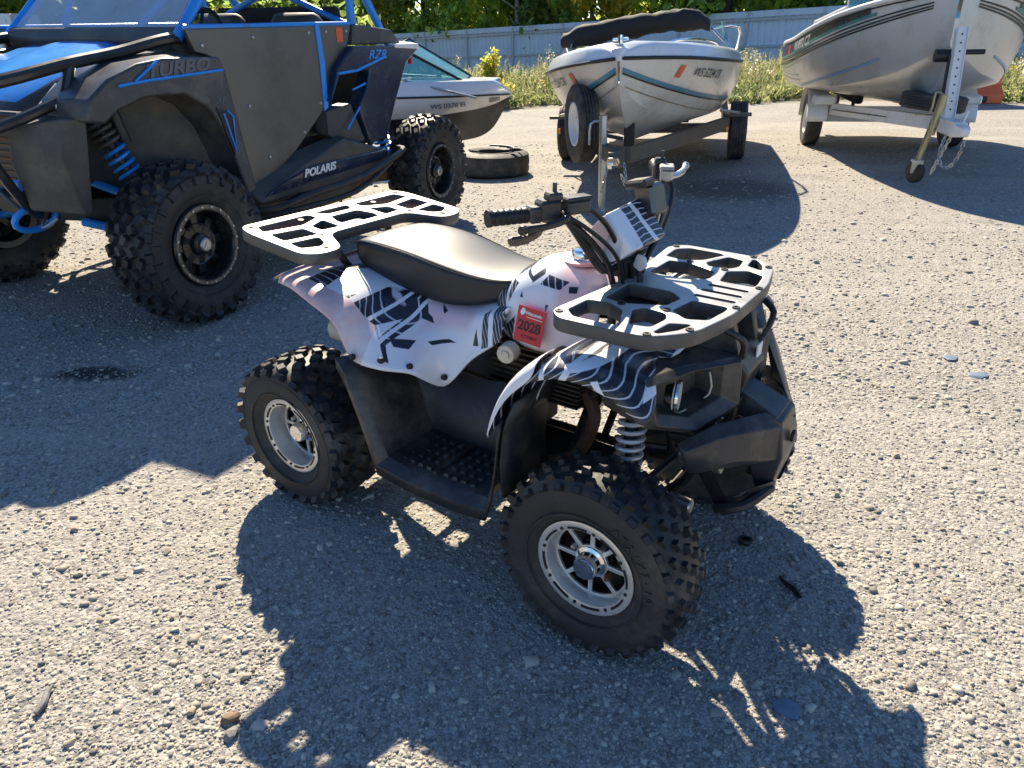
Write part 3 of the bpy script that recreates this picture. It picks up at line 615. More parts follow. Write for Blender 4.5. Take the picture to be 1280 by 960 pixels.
bx = MB(); M = frame((.905, .085, .985), (.1, 1, 0), (-.25, 0, 1)); bx.box((0, .0, 0), (.075, .085, .05), M, 0, .008, .9); bx.build('instrument_box', M_('satin_metal', (.12, .115, .11), .3, metal=.9), bar)
bt = MB(); bt.box((0, 0, 0), (.055, .06, .02), T(.892, .04, 1.03) @ RY(-12), 0, .006); bt.build('key_switch', m_dark, bar)
pod = MB()
pod.hull([(.868, -.115, .875), (.862, -.115, .955), (.885, -.115, .985), (.955, -.105, .905), (.90, -.11, .86), (.868, .10, .875), (.862, .10, .965), (.885, .09, .995), (.955, .08, .905), (.90, .10, .86)])
pod.build('handlebar_pod', m_gfxd, bar, bevel=.006)
pp = MB(); pp.hull([(.858, -.122, .88), (.852, -.122, .948), (.882, -.122, .980), (.905, -.120, .955), (.885, -.120, .89), (.858, -.114, .88), (.852, -.114, .948), (.882, -.114, .980), (.905, -.114, .955), (.885, -.114, .89)])
pp.build('pod_cheek', M_('pink_white_plastic', (.78, .55, .52), .35, var=.12, vs=14), bar, bevel=.003)
sh = MB(); sh.prism(rounded([(-.03, -.014), (-.012, .018), (.022, .016), (.034, -.004), (.006, -.022)], .008, 3), .006, frame((.955, -.055, .868), (.75, -.55, .1), (0, .1, 1))); sh.build('pod_badge', m_white, bar, bevel=.001)
cb = MB()
for i, (p, r) in enumerate((([(.862, -.255, 1.01), (.89, -.215, 1.015), (.905, -.15, .97), (.91, -.09, .90), (.905, -.04, .82), (.90, -.04, .72)], .006), ([(.85, -.262, 1.0), (.875, -.235, .99), (.912, -.16, .93), (.92, -.10, .87), (.915, -.05, .78)], .005),
        ([(.855, -.25, .995), (.885, -.2, .95), (.90, -.13, .88), (.895, -.07, .80)], .0075), ([(.87, .25, 1.01), (.91, .20, .99), (.93, .12, .92), (.92, .05, .84), (.91, .02, .74)], .006), ([(.86, .25, 1.0), (.90, .17, .94), (.915, .08, .86), (.90, .03, .78)], .006), ([(.93, -.02, .86), (.945, -.03, .81), (.93, -.01, .74)], .008))):
    cb.tube(p, r, 8, k=6)
cb.build('control_cables', m_ink, bar)
wr = MB()
for i in range(7): wr.tube([(.90 + .012 * (i % 3), -.03 + .012 * i, .86 - .01 * (i % 2)), (.905 + .01 * (i % 2), -.03 + .013 * i, .80), (.895, -.02 + .008 * i, .73)], .007, 6, k=3)
wr.build('wiring_loom', m_ink, bar)

# nose, lights, bumper
def nose():
    n = MB(); n.hull([(1.08, -.085, .715), (1.08, .085, .715), (1.215, -.075, .70), (1.215, .075, .70), (1.245, -.06, .655), (1.245, .06, .655), (1.225, -.055, .575), (1.225, .055, .575), (1.10, -.07, .57), (1.10, .07, .57)])
    o = n.build('nose_panel', m_black, atv, bevel=.006)
    q = MB(); q.box((1.236, .03, .672), (.003, .035, .055), RY(0)); q.build('warning_label', m_white, o, smooth=0)
    for sg in (-1, 1):
        Aa = [(1.105, .385, .722), (1.16, .235, .722), (1.228, .080, .705), (1.235, .075, .585), (1.175, .205, .545), (1.118, .335, .600)]
        O = [Vector((x, sg * y, z)) for x, y, z in Aa]; c = sum(O, Vector()) / 6
        I = [c + (p - c) * .66 + Vector((-.004, 0, .008)) for p in O]; B = [c + (p - c) * .60 + Vector((-.065, sg * -.01, .01)) for p in O]; E_ = [c + (p - c) * .86 + Vector((.018, 0, 0)) for p in O]
        Bo = [Vector((p.x - .10, p.y * (1.0 if i_ in (2, 3) else .97), p.z - (.0 if i_ < 3 else -.02))) for i_, p in enumerate(O)]
        h = MB(); h.loft([Bo, O, E_, I, B], closed=True); h.add(B, [tuple(range(6))]); po = h.build('headlight_pod', m_black, atv, smooth=15, bevel=.0025)
        M = T(c.x - .018, c.y + sg * .05, c.z + .016) @ RZ(90 - sg * 14)
        l = MB(); l.lathe([(.034, -.012), (.036, -.006), (.030, .0), (.022, .018), (0, .024)], 22, 0, M); l.build('reflector', m_chrome, po)
        l = MB(); l.lathe([(0, -.010), (.012, -.009), (.027, -.005), (.033, .0)], 22, 0, M); l.build('headlight', m_lens, po)
        v = MB(); m = [c + (p - c) * .62 + Vector((-.028, 0, .008)) for p in O]; v.tube([m[2] + Vector((0, 0, -.02)), m[3], m[4], m[5]], .0025, 6, k=3); v.build('light_trim', m_cream, po)
        g_ = MB(); g_.hull([O[4] + Vector((-.02, 0, -.004)), O[3] + Vector((-.02, 0, -.004)), O[4] + Vector((.012, 0, -.004)), O[3] + Vector((.005, 0, -.004)), O[4] + Vector((-.02, 0, .012)), O[3] + Vector((-.02, 0, .012)), O[3] + Vector((.010, 0, .02)), O[4] + Vector((.014, 0, .018))]); g_.build('pod_lip', m_black, po, bevel=.002)
nose()
def bumper():
    b = MB()
    b.hull([(1.335, -.055, .555), (1.335, .055, .555), (1.30, -.07, .57), (1.30, .07, .57), (1.352, -.065, .47), (1.352, .065, .47), (1.335, -.05, .37), (1.335, .05, .37), (1.28, -.09, .46), (1.28, .09, .46), (1.30, -.055, .36), (1.30, .055, .36)])
    o = b.build('bumper', m_black, atv, bevel=.004)
    u = MB(); u.hull([(1.325, -.055, .562), (1.325, .055, .562), (1.29, -.06, .52), (1.29, .06, .52), (1.20, -.045, .615), (1.20, .045, .615), (1.19, -.05, .585), (1.19, .05, .585)]); u.build('bumper_ramp', m_black, o, bevel=.004)
    for sg in (-1, 1):
        a = MB(); a.hull([(1.335, sg * .06, .545), (1.30, sg * .06, .575), (1.345, sg * .06, .46), (1.26, sg * .20, .565), (1.225, sg * .19, .58), (1.285, sg * .18, .50), (1.19, sg * .275, .535), (1.165, sg * .26, .545), (1.20, sg * .265, .475), (1.25, sg * .10, .47)]); a.build('bumper_wing', m_black, o, bevel=.005)
        t = MB(); t.tube([(1.335, sg * .05, .375), (1.30, sg * .14, .36), (1.24, sg * .15, .335)], .013, 8, k=3); t.tube([(1.24, sg * .13, .50), (1.10, sg * .11, .47)], .013, 8)
        t.prism(rounded([(0, -.018), (.15, -.022), (.15, .012), (0, .016)], .01, 2), .005, frame((1.18, sg * .13, .44), (.10, 0, -.13), (.13, 0, .10))); t.build('bumper_bracket', m_dark, o)
        p = MB(); p.hull([(1.345, sg * .05, .40), (1.34, sg * .05, .36), (1.25, sg * .145, .325), (1.24, sg * .145, .335), (1.30, sg * .13, .40), (1.34, sg * .02, .36), (1.24, sg * .06, .318), (1.25, sg * .06, .328)]); p.build('skid_corner', m_black, o, bevel=.004)
    h = MB(); h.cyl((1.350, 0, .50), (1.3575, 0, .50), .015, None, 16); h.build('tow_hole', m_ink, o)
    f = MB(); f.hull([(1.345, .04, .53), (1.32, .05, .56), (1.335, .12, .46), (1.25, .16, .62), (1.205, .235, .665), (1.20, .19, .67), (1.225, .27, .60), (1.27, .22, .52), (1.30, .09, .47)]); f.build('bumper_horn', m_black, o, bevel=.004)
bumper()
def running_gear():
    f = MB()
    for sg in (-1, 1):
        f.tube([(-.10, sg * .10, .66), (.15, sg * .11, .64), (.45, sg * .11, .62), (.80, sg * .09, .66), (.95, sg * .08, .70)], .014, 8, k=4)
        f.tube([(.20, sg * .11, .30), (.40, sg * .12, .25), (.80, sg * .12, .25), (1.10, sg * .10, .30), (1.18, sg * .09, .52), (1.10, sg * .09, .68)], .014, 8, k=4)
        f.tube([(.80, sg * .12, .25), (.92, sg * .11, .66)], .012, 8); f.tube([(1.02, sg * .11, .28), (.97, sg * .10, .70)], .012, 8); f.tube([(.25, sg * .11, .30), (.12, sg * .11, .62)], .013, 8)
    for x, z in ((.25, .27), (.55, .25), (.95, .26), (1.1, .30), (1.12, .55), (.9, .66)): f.tube([(x, -.12, z), (x, .12, z)], .012, 8)
    f.box((.62, 0, .243), (.55, .2, .006)); f.build('frame', m_dark, atv)
    e = MB(); e.box((.50, 0, .37), (.30, .25, .20), None, 0, .03); e.box((.60, 0, .50), (.13, .17, .12), RY(0), 0, .015)
    for i in range(9): e.box((.62 + i * .004, 0, .45 + i * .017), (.19, .20, .006), None, 0, .002)
    e.lathe([(0, -.17), (.07, -.168), (.085, -.155), (.09, -.12)], 24, 0, T(.47, 0, .36)); e.lathe([(0, -.16), (.045, -.158), (.05, -.12)], 20, 0, T(.58, 0, .41))
    e.box((.72, -.02, .57), (.07, .12, .10), None, 0, .01); e.box((.56, -.10, .58), (.12, .08, .07), RZ(8), 0, .012)
    e.build('engine', m_engine, atv)
    fn = MB()
    for i in range(12): fn.box((.80 + .001 * i, -.07, .485 + i * .0125), (.11, .17, .004))
    fn.box((.80, -.06, .55), (.075, .11, .16), None, 0, .01); fn.cyl((.81, -.10, .63), (.81, -.17, .63), .022, None, 12); fn.build('cylinder_fins', m_engine, atv)
    sp = MB(); sp.lathe([(0, -.03), (.012, -.03), (.012, -.024), (.024, -.024), (.026, -.018), (.026, .012), (0, .012)], 24, 0, T(.665, -.185, .612) @ RZ(8)); sp.build('tank_roller', m_cream, atv)
    ex = MB(); ex.tube([(.84, -.10, .52), (.90, -.14, .47), (.86, -.17, .36), (.72, -.16, .31), (.5, .10, .32), (.2, .16, .42), (.05, .2, .48)], .017, 10, k=6); ex.build('exhaust_pipe', m_rust, atv)
    mu = MB(); mu.tube([(.26, -.16, .50), (.20, -.19, .525), (.16, -.20, .535), (.045, -.215, .55), (.035, -.216, .551), (.033, -.216, .551)], [.018, .034, .037, .037, .029, .012], 20); mu.build('muffler', m_cream, atv)
    a = MB(); a.tube([(0, -.30, RR_), (0, .30, RR_)], .02, 10); a.box((0, 0, RR_), (.12, .12, .10), None, 0, .015); a.tube([(.02, .06, RR_), (.34, .07, .33)], .02, 8); a.tube([(.02, -.06, RR_), (.34, -.07, .33)], .02, 8); a.lathe([(.03, .10), (.10, .10), (.10, .104), (.03, .104)], 28, 0, T(0, 0, RR_), closed=True); a.build('rear_axle', m_dark, atv)
    for sg in (-1, 1):
        w = MB()
        w.tube([(1.14, sg * .10, .285), (LW + .01, sg * .29, .20)], .012, 8); w.tube([(.93, sg * .11, .275), (LW - .01, sg * .29, .20)], .012, 8); w.tube([(1.12, sg * .10, .42), (LW, sg * .28, .335)], .011, 8); w.tube([(.95, sg * .10, .41), (LW, sg * .28, .335)], .011, 8)
        w.tube([(.97, sg * .04, .36), (.98, sg * .28, .27)], .008, 8); w.tube([(LW, sg * .285, .19), (LW, sg * .285, .36)], .02, 8); w.cyl((LW, sg * .27, FR), (LW, sg * .37, FR), .018)
        w.build('suspension_arm', m_dark, atv)
        for p in ((1.14, sg * .10, .42), (1.15, sg * .11, .285)):
            bo = MB(); bo.lathe([(0, -.02), (.017, -.02), (.02, -.016), (.02, .016), (.017, .02), (0, .02)], 16, 0, T(*p) @ RZ(90)); bo.build('bushing', m_steel, atv)
        s = MB(); A0 = Vector((1.045, sg * .215, .660)); A1 = Vector((1.055, sg * .275, .335)); ax = (A1 - A0).normalized(); u = ax.orthogonal().normalized(); v = ax.cross(u)
        N = 10.5; pts = []
        for i in range(int(N * 16) + 1):
            t = i / (N * 16); a2 = 2 * math.pi * N * t; pts.append(A0.lerp(A1, .16 + .66 * t) + (u * math.cos(a2) + v * math.sin(a2)) * .030)
        s.tube(pts, .0054, 7); spr = s.build('coil_spring', m_spring, atv)
        d = MB(); d.tube([A0, A0.lerp(A1, .5)], .017, 12); d.tube([A0.lerp(A1, .5), A1], .009, 10); d.lathe([(.01, -.005), (.036, -.005), (.036, .005), (.01, .005)], 18, 0, T(*A0.lerp(A1, .83)) @ ax.to_track_quat('Y', 'Z').to_matrix().to_4x4()); d.lathe([(.01, -.005), (.034, -.005), (.034, .006), (.01, .006)], 18, 0, T(*A0.lerp(A1, .15)) @ ax.to_track_quat('Y', 'Z').to_matrix().to_4x4())
        d.build('shock_absorber', m_dark, atv)
    rs = MB(); rs.tube([(.22, 0, .62), (.03, 0, .34)], .022, 10); rs.build('rear_shock', m_dark, atv)
running_gear()
# ------------------------------------------------------------------ side-by-side buggy (x forward from rear axle, y left)
utv = thing('side_by_side_buggy', 'large black and blue off-road side-by-side buggy with blue roll cage and knobbly tyres', 'buggy', (-1.359, 6.0197, -.012), R(245.157))
UL, UR, UWD = 2.332, .405, .26
X_, Z_ = (1, 0, 0), (0, 0, 1)
def sidep(poly, y, d, sg): b = MB(); b.prism(poly, d * sg, frame((0, y * sg, 0), X_, Z_)); return b
def utv_wheel(x, side, steer=0):
    b = MB(); rr = .185; W = UWD; o = -W / 2 * .80
    b.lathe([(rr * 1.10, o + .02), (rr * 1.10, o - .006), (rr * 1.07, o - .012), (rr * .93, o - .012), (rr * .90, o - .004), (rr * .87, o + .03), (rr * .84, o + .085), (rr * .62, o + .075), (rr * .56, o + .05), (rr * .50, o + .055), (rr * .30, o + .05), (rr * .28, o + .03), (rr * .2, o + .02), (0, o + .02)], 48)
    b.lathe([(rr * .87, o + .03), (rr * .86, W * .38), (rr * 1.05, W * .40)], 40)
    w = b.build('wheel', M_('gloss_black_rim', (.014, .014, .015), .22, var=.2, dirt=(.10, .085, .06), da=.3) if 'gloss_black_rim' not in bpy.data.materials else bpy.data.materials['gloss_black_rim'], utv)
    w.location = (x, side * (.895 - W / 2 * .80), UR); w.rotation_euler = (0, 0, (math.pi if side > 0 else 0) + R(steer))
    rg = MB(); rg.lathe([(rr * .97, o - .0125), (rr * 1.06, o - .0135), (rr * 1.06, o - .008), (rr * .97, o - .008)], 48, closed=True); rg.build('beadlock_ring', m_steel if 0 else M_('worn_ring', (.16, .155, .15), .4, metal=.7, var=.3, dirt=(.08, .07, .05), da=.5), w)
    for i in range(20):
        q = MB(); q.lathe([(0, -.008), (.0065, -.007), (.008, 0), (.008, .004)], 6, 0, RY(18 * i) @ T(rr * 1.015, o - .012, 0)); q.build('beadlock_bolt', m_steel, w)
    for i in range(8):
        q = MB(); q.hull([(rr * .30, o + .048, -.016), (rr * .30, o + .048, .016), (rr * .82, o + .058, -.024), (rr * .82, o + .058, .024), (rr * .30, o + .075, -.016), (rr * .30, o + .075, .016), (rr * .82, o + .085, -.024), (rr * .82, o + .085, .024)], 0, RY(45 * i)); q.build('spoke', w.data.materials[0], w, bevel=.003)
    h = MB(); h.lathe([(.036, o + .03), (.035, o + .004), (.028, o - .002), (0, o - .003)], 20); h.hull([(.018, o - .006, -.012), (-.018, o - .006, -.012), (0, o - .006, .018), (.018, o, -.012), (-.018, o, -.012), (0, o, .018)]); h.build('hub_cap', m_steel, w)
    bl = []
    for i, y in enumerate((-.094, -.056, -.018, .018, .056, .094)): bl.append((y, 24, .5 * (i % 2), .036, .056, (28 if i % 2 else -28), 12 if abs(y) > .08 else 3, .022))
    bl += [(s * .121, 24, .25, .040, .050, 0, 52, .018) for s in (-1, 1)] + [(s * .131, 24, .75, .050, .026, 0, 74, .010) for s in (-1, 1)]
    tyre('tyre', w, UR, W, rr * 1.08, bl, .020, 72, ribs=((.245, -.1335),))
    return w
for x, s in ((UL, 1), (UL, -1), (0, 1), (0, -1)): utv_wheel(x, s)
# chassis tub, wheel wells, bed
c = MB(); c.hull([(2.6, -.22, .52), (2.6, .22, .52), (1.9, .62, .36), (1.9, -.62, .36), (.5, .62, .36), (.5, -.62, .36), (.2, .4, .42), (.2, -.4, .42), (2.66, .22, .62), (2.66, -.22, .62), (.2, .42, .62), (.2, -.42, .62), (1.85, .66, .56), (1.85, -.66, .56), (.5, .66, .56), (.5, -.66, .56)])
c.build('chassis_tub', m_utvmat, utv, bevel=.01)
c = MB(); c.hull([(1.86, s * .64, z) for s in (-1, 1) for z in (.5, 1.24)] + [(2.66, s * .30, .74) for s in (-1, 1)] + [(2.66, s * .36, 1.06) for s in (-1, 1)] + [(2.2, s * .32, .66) for s in (-1, 1)] + [(2.2, s * .42, 1.2) for s in (-1, 1)])
c.build('front_tub', m_utvmat, utv)
c = MB(); c.hull([(.55, s * .60, z) for s in (-1, 1) for z in (.80, 1.26)] + [(.02, s * .55, z) for s in (-1, 1) for z in (1.08, 1.24)] + [(.2, s * .42, .85) for s in (-1, 1)]); c.build('cargo_bed', m_utvmat, utv, bevel=.01)
h = MB()
rows = []
for x, z, w in ((1.97, 1.315, .52), (2.15, 1.285, .50), (2.35, 1.235, .46), (2.55, 1.165, .42), (2.72, 1.085, .38), (2.80, 1.02, .36)):
    rows.append([(x, -w, z - .05), (x, -w * .86, z - .005), (x, -w * .5, z), (x, -w * .35, z + .018), (x, 0, z + .022), (x, w * .35, z + .018), (x, w * .5, z), (x, w * .86, z - .005), (x, w, z - .05)])
h.loft(rows, mf=lambda i, j: 1 if j in (0, 7) or i == 4 else 0); hood = h.build('hood', [m_blue, m_utv], utv, smooth=40, solid=.02)
g = MB(); g.box((2.79, 0, .88), (.05, .90, .34), None, 0, .01); grille = g.build('grille_backing', m_ink, utv)
for i in range(11):
    q = MB(); q.box((2.818, 0, .735 + i * .029), (.008, .88, .010)); q.build('grille_bar', m_rust if i % 3 == 1 else m_engine, grille)
for sg in (-1, 1):
    f = sidep([(2.74, 1.02), (2.72, 1.10), (2.60, 1.18), (2.44, 1.235), (2.29, 1.255), (1.95, 1.25), (1.925, 1.19), (1.875, .86), (1.83, .58), (1.90, .56), (1.955, .78), (2.00, .92), (2.08, 1.03), (2.20, 1.095), (2.42, 1.095), (2.58, 1.05), (2.66, 1.0)], .80, .30, sg)
    fo = f.build('front_fender', m_utv, utv, smooth=20, bevel=.012)
    q = MB(); q.tube([(2.56, sg * .806, 1.150), (2.40, sg * .806, 1.165), (1.95, sg * .806, 1.19)], .007, 6); q.tube([(2.47, sg * .806, 1.165), (2.33, sg * .806, 1.245)], .006, 6); q.build('blue_pinstripe', m_blue, fo)
    M = frame((2.22, sg * .803, 1.208), (-sg, 0, .06), (0, 0, 1)); text('turbo_lettering', 'TURBO', .080, m_grey, fo, M, .0015, shear=.3, bold=.002, sx=1.45)
    q = sidep([(1.925, .98), (2.03, 1.02), (1.955, .78)], .806, .01, sg); q.build('fender_vent', m_ink, fo)
    q = MB(); q.tube([(1.99, sg * .808, .99), (1.945, sg * .808, .80), (1.93, sg * .808, .97), (1.965, sg * .808, 1.0)], .006, 6); q.build('vent_outline', m_blue, fo)
    q = MB(); M = frame((1.99, sg * .8015, 1.05), (-sg, 0, -.1), (0, 0, 1)); text('vent_lettering', 'XP', .05, m_grey, fo, M, .001, shear=.2)
    b = MB(); b.hull([(2.72, sg * .38, .60), (2.86, sg * .44, .64), (2.76, sg * .66, .62), (2.72, sg * .66, .62), (2.72, sg * .44, 1.04), (2.88, sg * .47, 1.00), (2.78, sg * .70, 1.03), (2.70, sg * .74, 1.03), (2.90, sg * .46, .86), (2.82, sg * .68, .88)]); b.build('front_corner_panel', m_utvmat, utv, bevel=.008)
    b = MB(); b.hull([(2.70, sg * .62, 1.03), (2.60, sg * .66, 1.13), (2.76, sg * .48, 1.05), (2.62, sg * .48, 1.16), (2.74, sg * .60, 1.08)]); b.build('headlamp', M_('headlamp_glass', (.55, .58, .6), .12, spec=.8) if 'headlamp_glass' not in bpy.data.materials else bpy.data.materials['headlamp_glass'], utv, bevel=.006)
    b = MB(); b.hull([(2.50, sg * .50, 1.20), (2.30, sg * .52, 1.265), (2.05, sg * .56, 1.29), (2.50, sg * .78, 1.20), (2.30, sg * .79, 1.25), (2.05, sg * .79, 1.25), (2.5, sg * .5, 1.1), (2.05, sg * .5, 1.1)]); b.build('fender_top', m_utv, utv, bevel=.015)
    dpoly = [(2.06, 1.375), (.74, 1.40), (.80, 1.28), (1.09, .93), (1.385, .727), (1.72, .555), (1.79, .58), (1.815, .844), (1.88, 1.18), (1.93, 1.25), (2.03, 1.27)]
    d = sidep(dpoly, .725, .03, sg); do = d.build('door', m_door, utv, smooth=20, bevel=.006)
    q = sidep([(1.10, 1.40), (1.065, 1.40), (1.045, 1.20), (1.055, .94), (1.095, .92), (1.09, 1.2)], .733, .012, sg); q.build('door_stripe', m_blue, do, bevel=.002)
    q = MB(); q.tube([(2.06, sg * .712, 1.382), (.74, sg * .712, 1.408)], .012, 8); q.build('door_top_trim', m_blue, do)
    for x, z in ((1.98, 1.30), (1.62, 1.335), (1.16, 1.355), (1.0, 1.36), (.80, 1.365), (1.02, .99), (1.12, .97), (1.62, .72), (1.72, 1.0), (1.3, .82)):
        q = MB(); q.lathe([(0, -.006), (.008, -.005), (.011, 0), (.011, .004)], 10, 0, T(x, sg * .727, z) @ RZ(0 if sg < 0 else 180)); q.build('door_bolt', m_steel, do)
    q = sidep([(.90, 1.305), (.84, 1.305), (.84, 1.385), (.90, 1.385)], .728, .004, sg); q.build('orange_sticker', m_orange, do)
    r = sidep([(.74, 1.405), (.317, 1.375), (.20, 1.29), (.76, 1.285)], .74, .10, sg); r.build('rear_shoulder', m_utv, utv, smooth=20, bevel=.01)
    r = sidep([(.80, 1.28), (.06, 1.275), (.02, 1.255), (.20, 1.165), (.36, .93), (.50, .70), (.70, .68), (.80, .92), (.70, 1.02), (.64, 1.14), (.96, 1.12), (1.07, .97), (.98, 1.16)], .775, .10, sg); ro = r.build('rear_quarter_panel', m_navy, utv, smooth=20, bevel=.01)
    q = MB(); q.tube([(.99, sg * .782, 1.13), (.80, sg * .782, 1.14), (.48, sg * .782, 1.21)], .009, 6); q.tube([(.86, sg * .782, 1.03), (.72, sg * .782, 1.06)], .007, 6); q.tube([(.95, sg * .78, .80), (.80, sg * .78, .92)], .007, 6); q.build('blue_accent', m_blue, ro)
    M = frame((.55, sg * .7765, 1.225), (-sg, 0, 0), (0, 0, 1)); text('quarter_lettering', 'RZR', .075, m_blue, ro, M, .001, shear=.3, bold=.001, sx=1.5)
    q = MB(); q.hull([(.34, sg * .785, 1.285), (.05, sg * .785, 1.285), (-.04, sg * .70, 1.268), (.34, sg * .66, 1.30), (.08, sg * .66, 1.30), (.34, sg * .785, 1.262), (.02, sg * .785, 1.25)]); q.build('tail_glare_cap', m_white, ro, bevel=.004)  # white colour stands in for glare on the tail tip
    q = MB(); q.box((.035, sg * .70, 1.20), (.02, .03, .10), RY(0), 0, .005); q.build('tail_light', m_red, ro)
    r = sidep([(1.10, .92), (.85, .95), (.72, .70), (.98, .70), (1.10, .78)], .75, .10, sg); r.build('intake_panel', m_utvmat, utv, smooth=20, bevel=.008)
    s = MB(); s.hull([(1.84, sg * .72, .58), (1.84, sg * .66, .44), (1.80, sg * .80, .50), (1.40, sg * .82, .66), (1.05, sg * .83, .76), (.98, sg * .80, .74), (.62, sg * .82, .64), (.50, sg * .80, .60), (.50, sg * .66, .48), (1.4, sg * .66, .70), (1.0, sg * .70, .78), (.6, sg * .66, .66), (1.2, sg * .82, .50), (.7, sg * .82, .52)]); so = s.build('rocker_panel', m_utvmat, utv, bevel=.012)
    s = MB(); s.hull([(1.78, sg * .812, .530), (.60, sg * .836, .585), (.60, sg * .836, .640), (1.35, sg * .836, .645), (1.70, sg * .824, .575), (1.78, sg * .79, .53), (.6, sg * .79, .58), (.6, sg * .79, .645), (1.35, sg * .79, .65)]); so2 = s.build('rocker_trim', m_navy, utv, bevel=.006)
    M = frame((1.33, sg * .8375, .612), (-sg, 0, .02), (0, 0, 1)); text('maker_lettering', 'POLARIS', .062, m_white, so2, M, .0015, shear=.25, bold=.002, sx=1.25)
    n = MB(); n.tube([(1.90, sg * .70, .46), (1.78, sg * .86, .47), (1.50, sg * .90, .505), (1.0, sg * .91, .53), (.50, sg * .88, .61), (.40, sg * .80, .62)], .021, 10, k=4); n.tube([(1.80, sg * .72, .41), (1.6, sg * .86, .43), (1.05, sg * .88, .44), (.62, sg * .87, .56)], .018, 10, k=4)
    for x in (1.5, 1.05): n.tube([(x, sg * .89, .51), (x, sg * .6, .44)], .014, 8)
    n.build('nerf_bar', m_dark, utv)
    a = MB(); a.tube([(2.52, sg * .28, .50), (2.34, sg * .70, .40)], .022, 10); a.tube([(2.18, sg * .28, .48), (2.32, sg * .70, .40)], .022, 10); a.tube([(2.48, sg * .34, .70), (2.34, sg * .68, .56)], .02, 10); a.tube([(2.2, sg * .34, .68), (2.32, sg * .68, .56)], .02, 10); a.build('front_suspension_arm', m_blue, utv)
    a = MB(); a.tube([(.0, sg * .68, .36), (.0, sg * .12, .44)], .02, 10); a.tube([(.05, sg * .68, .50), (.05, sg * .12, .58)], .02, 10); a.build('rear_radius_rod', m_blue, utv)
    a = MB(); a.hull([(1.10, sg * .50, .42), (1.10, sg * .60, .42), (1.10, sg * .55, .50), (0, sg * .62, .36), (0, sg * .70, .36), (0, sg * .66, .48), (.5, sg * .58, .52), (.5, sg * .66, .52), (.5, sg * .60, .40)]); a.tube([(0, sg * .6, UR), (0, sg * .80, UR)], .05, 12); a.build('trailing_arm', m_rust, utv)
    for nm, A0, A1, r in (('front', (2.52, sg * .50, 1.05), (2.40, sg * .64, .60), .052), ('rear', (.42, sg * .58, 1.02), (.30, sg * .62, .52), .055)):
        A0, A1 = Vector(A0), Vector(A1); ax = (A1 - A0).normalized(); u = ax.orthogonal().normalized(); v = ax.cross(u)
        s1, s2 = MB(), MB()
        for s_, t0, t1, N in ((s1, .08, .38, 5), (s2, .40, .92, 7)):
            s_.tube([A0.lerp(A1, t0 + (t1 - t0) * i / (N * 14)) + (u * math.cos(2 * math.pi * i / 14) + v * math.sin(2 * math.pi * i / 14)) * r for i in range(N * 14 + 1)], .009, 7)
        s1.build('upper_coil', m_utvmat, utv); s2.build('lower_coil', m_blue, utv)
        d = MB(); d.tube([A0, A1], .024, 12); d.tube([A0 + Vector((-.10, sg * .03, .02)), A0 + Vector((-.13, sg * .05, -.17))], .03, 12); d.build('shock_body', m_dark, utv)
# brush guard
b = MB(); half = [(1.98, .64, 1.335), (2.12, .62, 1.325), (2.35, .58, 1.275), (2.62, .57, 1.235), (2.88, .55, 1.185), (2.98, .42, 1.165)]
b.tube(half + [(x, -y, z) for x, y, z in reversed(half)], .028, 10, k=4)
half = [(2.60, .575, 1.225), (2.655, .58, 1.12), (2.70, .585, 1.09), (2.90, .54, 1.02), (3.0, .40, .99)]
b2 = MB(); b2.tube(half + [(x, -y, z) for x, y, z in reversed(half)], .024, 10, k=4)
b.build('brush_guard_rail', m_steel if 0 else M_('satin_tube', (.07, .07, .07), .3, metal=.7, var=.2), utv); b2.build('brush_guard_loop', bpy.data.materials['satin_tube'], utv)
for sg in (-1, 1):
    q = MB(); q.tube([(2.97, sg * .40, 1.16), (3.0, sg * .42, .99), (2.97, sg * .46, .86), (2.90, sg * .44, .72), (2.78, sg * .34, .60), (2.66, sg * .30, .56)], .022, 10, k=4); q.build('brush_guard_upright', bpy.data.materials['satin_tube'], utv)
    q = MB(); q.tube([(2.93, sg * .28, 1.02), (2.92, sg * .30, .78), (2.80, sg * .26, .62)], .009, 8, k=3); q.tube([(2.76, sg * .40, .62), (2.84, sg * .46, .56), (2.80, sg * .52, .60)], .008, 8, k=3); q.build('tie_rod', m_steel, utv)
    q = MB(); q.tube([(2.80 + .10 * math.cos(a) , sg * (.36 + .02 * math.sin(a)), .585 + .055 * math.sin(a)) for a in [i * math.pi / 8 for i in range(16)]], .015, 8, closed=True); q.build('tow_hook', m_blue, utv)
    q = MB(); q.box((2.86, sg * .42, .75), (.05, .06, .05), None, 0, .01); q.build('guard_clamp', m_blue, utv)
